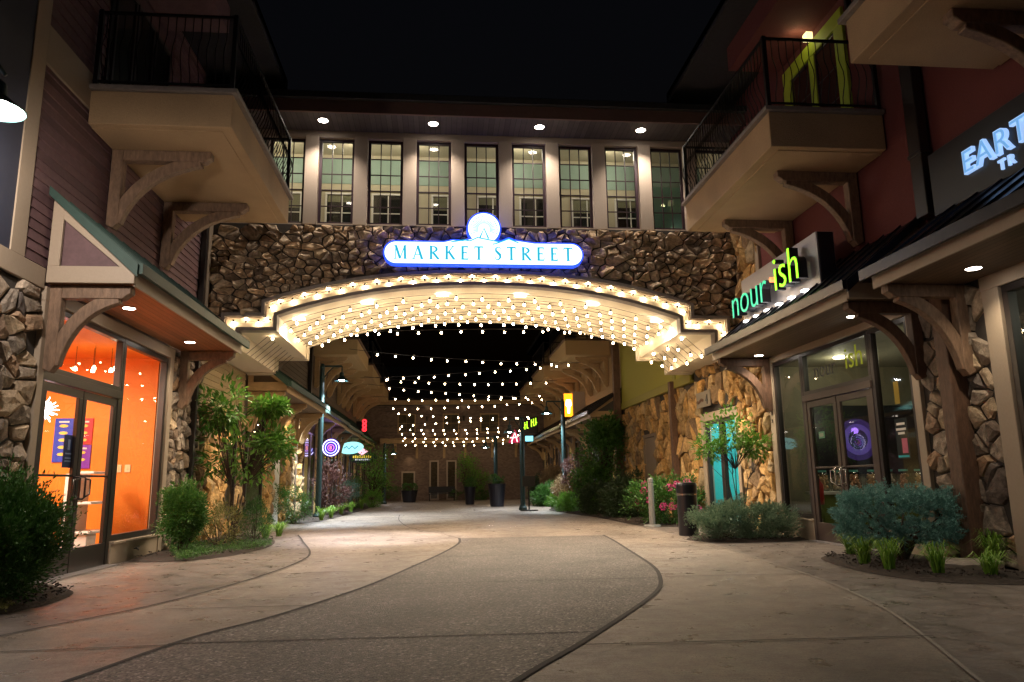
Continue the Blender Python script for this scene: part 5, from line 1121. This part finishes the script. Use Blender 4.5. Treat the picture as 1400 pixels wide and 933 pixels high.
for k in range(1800):
    a = rnd.uniform(0, 6.283); r1 = rnd.random() ** .5; x, y = -4.45 + .5 * r1 * math.cos(a), 7.4 + .7 * r1 * math.sin(a)
    leaf(mb, Vector((x, y, .05 + rnd.random() * .06)), (rdir(rnd) + Vector((0, 0, .5))).normalized(), Vector((0, 0, 1)), .035, .018, rnd)
tag(mb.build('ground_cover', LM['olive']), kind='stuff')
for k, (x, y, h_, lb) in enumerate([(-3.55, 17.2, .3, 'pale grass clump at the far tip of the left bed'), (-3.7, 16.6, .28, 'grass clump below the dark conifer in the left bed'), (-3.75, 24.4, .4, 'bright grass clump at the foot of the green lamp post'), (-3.7, 26.2, .38, 'grass clump just behind the green lamp post'), (-3.65, 28.4, .38, 'grass clump before the far purple shrub'), (-3.6, 31, .4, 'grass clump before the small blue spruce of the left row'), (-3.55, 34.5, .4, 'grass clump near the far end of the left bed')]): tuft(x, y, lb, h_, 80, 'grass', 30 + k, .3, w_=.016)
shrub('round_bush', 'round dark bush left of the green lamp post', 'bush', (-4.4, 23.3, .6), (.5, .5, .55), 'box', 70, 45, .06, .03, 11)
shrub('purple_bush', 'tall dark purple bush before the far left shops', 'bush', (-4.0, 28.6, 1.0), (.62, .9, .9), 'plum', 80, 40, .08, .035, 12)
shrub('blue_bush', 'low blue green spruce bush in the far left bed', 'bush', (-3.95, 32.3, .85), (.55, .8, .4), 'spruce', 60, 50, .06, .014, 13)
shrub('round_bush', 'green bush beyond the blue green spruce in the far left bed', 'bush', (-3.95, 35.2, .75), (.5, .9, .7), 'box', 70, 40, .07, .035, 14)
tree('small_tree', 'leafy lit tree at the far end of the left bed', (-3.5, 39.5), [((-3.5, 39.5, 2.3), (.95, .9, .9)), ((-3.3, 39.5, 1.2), (.7, .6, .6))], 'bright', .13, .06, 15, .05, 3, 40, 24)
shrub('round_bush', 'pale bush at the foot of the far left tree', 'bush', (-3.3, 37.6, .4), (.5, .9, .4), 'bright', 50, 40, .07, .035, 16)
# right side
shrub('silver_shrub', 'low spreading silver green shrub before the golden stone wall', 'bush', (5.72, 13.95, .3), (1.0, .5, .38), 'silver', 330, 65, .045, .024, 17, spread=.3, up=.7)
tree('small_maple', 'small bright leaved tree with thin stems before the aqua lit door', (5.95, 14.7), [((5.9, 14.7, 2.15), (.6, .5, .42)), ((5.45, 14.7, 1.75), (.4, .4, .25)), ((6.3, 14.6, 1.8), (.35, .35, .3))], 'bright', .11, .055, 18, .014, 6, 32, 13, .15, .95, spread=.34, fill=.1)
def spruce_globe():
    rnd = random.Random(19); o = T('blue_spruce', 'wide blue spruce bush beside the right shop door', 'bush', (6.15, 9.7, 0)); mb = MB(); C_ = Vector((6.1, 9.65, .60))
    for _ in range(1500):
        d = rdir(rnd); az = math.atan2(d.y, d.x); k = rnd.uniform(.5, 1) ** .5 * (1 + .08 * math.sin(4 * az) + .06 * math.sin(9 * az + d.z * 5)); lay = .05 * math.sin(d.z * 12)
        fl = 1 / max(.55, math.hypot(d.x, d.y)) ** .6; q = Vector((C_.x + d.x * (.80 + lay) * k * fl, C_.y + d.y * .60 * k * fl, C_.z + (abs(d.z) ** .8 * (1 if d.z > 0 else -1)) * (.36 if d.z > 0 else .34) * k)); ax = Vector((d.x, d.y, d.z * .3 + .25)).normalized(); L_ = rnd.uniform(.08, .14); tt = rnd.random()
        for j in range(34):
            t_ = rnd.random(); n_ = (ax * .7 + rdir(rnd)).normalized(); leaf(mb, q + ax * L_ * t_, n_, rdir(rnd), .045 * rnd.uniform(.7, 1.2), .010, rnd, 0, tint=.25 + .5 * tt * t_ + .2 * t_)
    mb.build('needles', LM['spruce'], o); mb = MB()
    for k in range(14):
        d = rdir(rnd); mb.tube([(6.12, 9.68, 0), (6.12 + d.x * .2, 9.68 + d.y * .2, .35), (6.1 + d.x * .6, 9.65 + d.y * .45, .6 + d.z * .2)], [.035, .022, .006], 6)
    mb.build('trunk', M['barkm'], o)
spruce_globe()
for k, (x, y, h_, lb) in enumerate([(5.85, 10.5, .36, 'daylily clump at the left foot of the blue spruce'), (5.4, 9.35, .34, 'second daylily clump from the left below the blue spruce'), (5.35, 8.75, .36, 'third daylily clump from the left below the blue spruce'), (5.65, 8.3, .34, 'daylily clump just left of the pale rock slab'), (6.1, 8.05, .26, 'small daylily clump in front of the pale rock slab'), (7.0 - .3, 8.75, .42, 'tall daylily clump right of the pale rock slab')]): tuft(x, y, lb, h_, 90, 'grass', 50 + k, .26, name='daylily', group='daylily clumps below the blue spruce', w_=.013)
rnd = random.Random(3); mb = MB(); pts = [(6.32 + .42 * math.cos(a * .5236) * rnd.uniform(.8, 1.1), 8.72 + .26 * math.sin(a * .5236) * rnd.uniform(.8, 1.1)) for a in range(12)]
vs = [(p[0], p[1], .04) for p in pts] + [(6.32 + (p[0] - 6.32) * 1.03, 8.72 + (p[1] - 8.72) * 1.03, .11 + rnd.uniform(-.01, .01)) for p in pts] + [(6.32 + (p[0] - 6.32) * .85, 8.72 + (p[1] - 8.72) * .85, .15 + rnd.uniform(-.012, .012)) for p in pts] + [(6.32, 8.72, .155)]
mb.add(vs, [(r * 12 + k, r * 12 + (k + 1) % 12, (r + 1) * 12 + (k + 1) % 12, (r + 1) * 12 + k) for r in (0, 1) for k in range(12)] + [(24 + k, 24 + (k + 1) % 12, 36) for k in range(12)])
tag(mb.build('rock_slab', M['rock']), 'flat pale rock slab among daylilies below the right stone pier', 'rock')
# hydrangea
hy = shrub('hydrangea', 'hydrangea bush with pink flower heads behind the grey bollard', 'bush', (5.9, 19.3, .62), (.95, .9, .58), 'box', 120, 45, .085, .05, 20)
rnd = random.Random(21)
for k in range(15):
    a = rnd.uniform(2.2, 5.4); z = rnd.uniform(.25, 1.1); rr_ = .92 if z < .9 else .7
    c = Vector((5.9 + rr_ * math.cos(a), 19.3 + rr_ * .95 * math.sin(a), z)); mb = MB()
    for _ in range(60): d = rdir(rnd); leaf(mb, c + d * .075, (d + rdir(rnd)).normalized(), d, .045, .04, rnd)
    mb.build('flower_head', LM['pink'], hy)
for k, (c, r, mt_, lb) in enumerate([((5.7, 22.6, .6), (.9, 1.1, .6), 'dark', 'dark bush behind the hydrangea'), ((5.4, 25.0, .5), (.9, 1.0, .5), 'dark', 'low dark bush between the hydrangea and the bright ferns'), ((5.1, 28.2, .33), (1.0, 1.9, .33), 'bright', 'bright green fern mound at the edge of the right bed'), ((5.5, 31.5, .75), (.85, 1.0, .6), 'tan', 'tan leaved rounded shrub beyond the ferns'), ((4.9, 34.6, .45), (.7, 1.0, .5), 'box', 'green shrub before the tan flowering shrub'), ((5.4, 35.5, 1.2), (.7, .8, .55), 'tan', 'tall tan flowering shrub by the far right shops'), ((5.5, 40, .7), (.7, 1.5, .7), 'dark', 'dark shrub near the far end of the right row')]):
    shrub('garden_bush', lb, 'bush', c, r, mt_, 150, 60, .085 if mt_ != 'bright' else .11, .04 if mt_ != 'bright' else .03, 60 + k)
tree('climbing_tree', 'tall dense leafy tree against the right shop front beyond the yellow wall', (5.9, 27.3), [((5.85, 27.2, 2.1), (.85, .8, 1.1)), ((5.6, 27.2, 1.2), (.7, .6, .7)), ((6.1, 27.2, 2.9), (.6, .5, .5))], 'box', .15, .08, 22, .04, 4, 75, 30)
shrub('plum_bush', 'dark red slender shrub beside the right lamp post', 'bush', (5.35, 31.0, 1.3), (.35, .4, 1.0), 'plum', 50, 35, .08, .035, 23)
tree('small_tree', 'lit tree before the brick wall at the end of the street', (1.75, 48.3), [((1.7, 48.3, 1.9), (.75, .6, 1.1)), ((2.3, 48.3, 1.2), (.8, .6, .7))], 'bright', .14, .07, 24, .05, 3, 45, 22)
shrub('garden_bush', 'low hedge at the foot of the end building tree', 'bush', (2.0, 48.6, .35), (1.6, .5, .35), 'box', 80, 40, .08, .04, 25)
shrub('garden_bush', 'low hedge left of the doors of the end building', 'bush', (-3.6, 48.4, .6), (1.0, .6, .5), 'box', 60, 40, .08, .04, 26)
# planters, bin, bollard
def planter(x, y, r1, h_, label, seed, ph=.4):
    o = T('planter', label, 'planter', (x, y, 0)); MB().lathe([(0, 0), (r1 * .75, 0), (r1, h_), (r1 * 1.05, h_), (r1 * 1.05, h_ - .05), (r1 * .9, h_ - .04), (0, h_ - .04)], (x, y, .01), 20).build('pot', M['binblack'], o)
    q = T('potted_plant', 'plant growing in the ' + label, 'plant', (x, y, h_)); mb = MB(); foliage(mb, (x, y, h_ + ph * .5), (r1 * 1.1, r1 * 1.1, ph * .6), 30, 35, .08, .035, random.Random(seed), h_ - .03); mb.build('foliage', LM['box'], q)
planter(2.62, 35.4, .42, 1.05, 'tall black planter near the middle of the far paving', 70)
planter(1.5, 39.5, .3, .9, 'smaller black planter behind the tall one', 71)
planter(-1.9, 46, .5, .7, 'black planter before the left door of the end building', 72)
bn = T('bench', 'dark bench before the doors of the end building', 'bench', (0, 48.5, 0))
MB().box(-.8, .9, 48.2, 48.6, .42, .47).build('seat', M['iron'], bn); MB().box(-.8, .9, 48.6, 48.65, .5, .9).build('backrest', M['iron'], bn)
for x in (-.75, .8): MB().box(x, x + .06, 48.2, 48.62, 0, .42).build('leg', M['iron'], bn)
tb_ = T('trash_bin', 'black cylindrical litter bin beside the golden stone wall downspout', 'bin', (5.1, 15.35, 0))
MB().lathe([(0, 0), (.2, 0), (.205, .03), (.205, .80), (.2, .81)], (5.1, 15.35, .004), 28).build('body', M['binblack'], tb_, smooth=False)
MB().lathe([(.2, .812), (.212, .815), (.212, .845), (.2, .85)], (5.1, 15.35, .004), 28).build('band', M['chrome'], tb_); MB().lathe([(.2, .851), (.215, .86), (.215, 1.02), (.19, 1.07), (0, 1.08)], (5.1, 15.35, .004), 28).build('lid', M['binblack'], tb_)
bo = T('bollard', 'grey round bollard on a base plate before the hydrangea', 'bollard', (5.2, 18.4, 0))
MB().lathe([(0, 1.2), (.05, 1.19), (.068, 1.15), (.07, 1.08), (.06, 1.075), (.06, 1.05), (.07, 1.045), (.075, .04)], (5.2, 18.4, .0), 18).build('post', M['bollard'], bo); MB().lathe([(0, .05), (.2, .045), (.22, .005)], (5.2, 18.4, .004), 20).build('base_plate', M['bollard'], bo)
ss = T('sign_stand', 'slender black sign stand on crossed feet in the middle of the paving', 'sign stand', (3.45, 29.6, 0))
MB().tube([(3.45, 29.6, .03), (3.45, 29.6, 1.35)], .03, 8).build('pole', M['iron'], ss); MB().box(3.1, 3.8, 29.57, 29.63, .005, .05).box(3.42, 3.48, 29.25, 29.95, .005, .05).build('foot', M['iron'], ss); MB().box(3.2, 3.7, 29.55, 29.58, .95, 1.35).build('panel', M['frame'], ss)

# ---- lit signs of the far shops
def disc(mb, cx, cz, r0_, r1_, y, n=32, d=.02):
    for k in range(n):
        a, b_ = 6.2832 * k / n, 6.2832 * (k + 1) / n; q = [(cx + r1_ * math.cos(a), cz + r1_ * math.sin(a)), (cx + r1_ * math.cos(b_), cz + r1_ * math.sin(b_)), (cx + r0_ * math.cos(b_), cz + r0_ * math.sin(b_)), (cx + r0_ * math.cos(a), cz + r0_ * math.sin(a))]
        mb.prism(q, 'y', y - d, y)
rs_ = T('hanging_sign', 'round sign of white and violet neon rings under the far left awning', 'sign', (-4.5, 31.2, 2.2))
MB().lathe([(0, 0), (.36, 0), (.36, .06), (0, .06)], (0, 0, 0), 32)
mb = MB(); disc(mb, -4.5, 2.62, .0, .37, 31.25, d=.05); mb.build('disc', emit('violet_disc', (.04, .01, .25), .7), rs_)
for r1_, e_, nm in ((.34, ('ring_white', (.75, .7, 1), 3), 'outer_ring'), (.24, ('ring_blue', (.45, .5, 1), 2.4), 'middle_ring'), (.14, ('ring_violet', (.5, .15, .9), 2), 'inner_ring')):
    mb = MB(); disc(mb, -4.5, 2.62, r1_ - .03, r1_, 31.19); mb.build(nm, emit(*e_), rs_)
text_mb('8', .2, .01, (-4.56, 31.18, 2.55), (1, 0, 0), (0, 0, 1), (0, -1, 0)).build('symbol', emit('sym_red', (1, .25, .3), 2), rs_)
MB().tube([(-4.5, 31.22, 2.98), (-4.5, 31.22, 3.5)], .015).build('hanger', M['iron'], rs_); light('POINT', 'sign_glow', (-4.3, 31.0, 3.1), 9, (.4, .2, 1), rs_, .15)
ov = T('hanging_sign', 'pale aqua oval sign under the far left awning', 'sign', (-4.45, 38, 2.6)); mb = MB(); mb.prism([(-4.5 + .62 * math.cos(a * .2618), 2.92 + .3 * math.sin(a * .2618) + .05 * math.cos(a * .2618)) for a in range(24)], 'y', 38, 38.06); mb.build('face', emit('aqua_face', (.35, .85, .85), 1.1), ov)
mb = MB(); ribbon(mb, [(-4.85, 2.9), (-4.7, 3.0), (-4.6, 2.86), (-4.45, 3.02), (-4.3, 2.88), (-4.15, 3.02)], .05, PYF(38), .0, .01); mb.build('script', emit('script_blue', (.02, .2, .4), .6), ov); MB().tube([(-4.5, 38.03, 3.2), (-4.5, 38.03, 3.5)], .015).build('hanger', M['iron'], ov)
dk = T('hanging_sign', 'dark oval sign with pink emblem and yellow lettering in the far left row', 'sign', (-4.2, 40, 2.4)); mb = MB(); mb.prism([(-4.1 + .75 * math.cos(a * .2618), 2.5 + .33 * math.sin(a * .2618)) for a in range(24)], 'y', 40, 40.06); mb.build('face', M['signblack'], dk)
mb = MB(); mb.prism([(-4.15 + .3 * math.cos(a * 1.5708), 2.82 + .2 * math.sin(a * 1.5708)) for a in range(4)], 'y', 39.96, 40); mb.build('emblem', emit('pink_emblem', (1, .5, .6), 1.4), dk)
mb = MB()
for k in range(9): mb.box(-4.62 + .11 * k, -4.55 + .11 * k, 39.98, 40, 2.48, 2.6 + .03 * (k % 2))
mb.build('yellow_letters', emit('yellow_letters', (.8, .55, .05), .8), dk); mb = MB()
for k in range(8): mb.box(-4.5 + .1 * k, -4.43 + .1 * k, 39.98, 40, 2.36, 2.43)
mb.build('white_letters', emit('white_letters', (.7, .7, .75), .7), dk)
rd = T('roof_sign', 'red neon letters standing on the far left awning', 'sign', (-4.3, 42.4, 4.0)); mb = MB()
for k in range(3): disc(mb, -4.3, 4.15 + .22 * k, .05, .13, 42.4, 10, .04)
mb.build('letters', emit('red_neon', (1, .02, .03), 3), rd); MB().box(-4.75, -4.45, 42.3, 42.5, 3.9, 4.6).build('bracket', M['iron'], rd)
og = T('blade_sign', 'orange lit box sign with a white figure above the right awning', 'sign', (6.2, 35, 4.1)); MB().box(5.85, 6.25, 34.9, 35.0, 4.15, 5.25).build('face', emit('orange_face', (1, .30, .01), 2.2), og); MB().box(6.251, 6.9, 34.92, 35.3, 4.2, 5.35).build('side_panel', M['pillar'], og)
mb = MB(); mb.prism([(6.0, 4.3), (6.1, 4.3), (6.12, 4.6), (6.2, 4.7), (6.16, 4.95), (5.94, 4.95), (5.9, 4.7), (5.98, 4.6)], 'y', 34.88, 34.9); mb.build('figure', emit('figure_white', (1, .9, .8), 3), og)
gt_ = T('blade_sign', 'lime green vertical lettering sign on the far right awning', 'sign', (5.6, 43.5, 4.0)); MB().box(4.6, 5.7, 43.52, 43.6, 3.9, 4.9).build('panel', M['signblack'], gt_)
mb = MB()
for k in range(8):
    if k == 4: continue
    x = 4.62 + .13 * k; z = 4.05 + .05 * k; mb.box(x, x + .05, 43.5, 43.52, z, z + .42); mb.box(x + .05, x + .10, 43.5, 43.52, z + .12 * (k % 3), z + .06 + .12 * (k % 3))
mb.build('letters', emit('lime_letters', (.45, 1, .03), 2), gt_)
cy = T('hanging_sign', 'small cyan lit sign below the lime lettering', 'sign', (5.2, 43.3, 3.4)); MB().box(4.9, 5.35, 43.3, 43.36, 3.45, 3.75).build('face', emit('cyan_face', (.2, .7, .9), 1.8), cy)
ra = T('hanging_sign', 'red triangular sign with white strokes in the far right row', 'sign', (4.3, 44, 3.5)); mb = MB(); mb.prism([(3.95, 3.4), (4.75, 3.4), (4.35, 4.2)], 'y', 44, 44.05); mb.build('face', emit('red_face', (.45, .01, .06), .8), ra)
mb = MB(); ribbon(mb, [(4.15, 3.45), (4.35, 4.0), (4.5, 3.45)], .07, PYF(44), 0, .01); ribbon(mb, [(4.05, 3.7), (4.5, 3.72)], .06, PYF(44), .01, .02); mb.build('strokes', emit('white_strokes', (1, .9, .9), 1.4), ra)
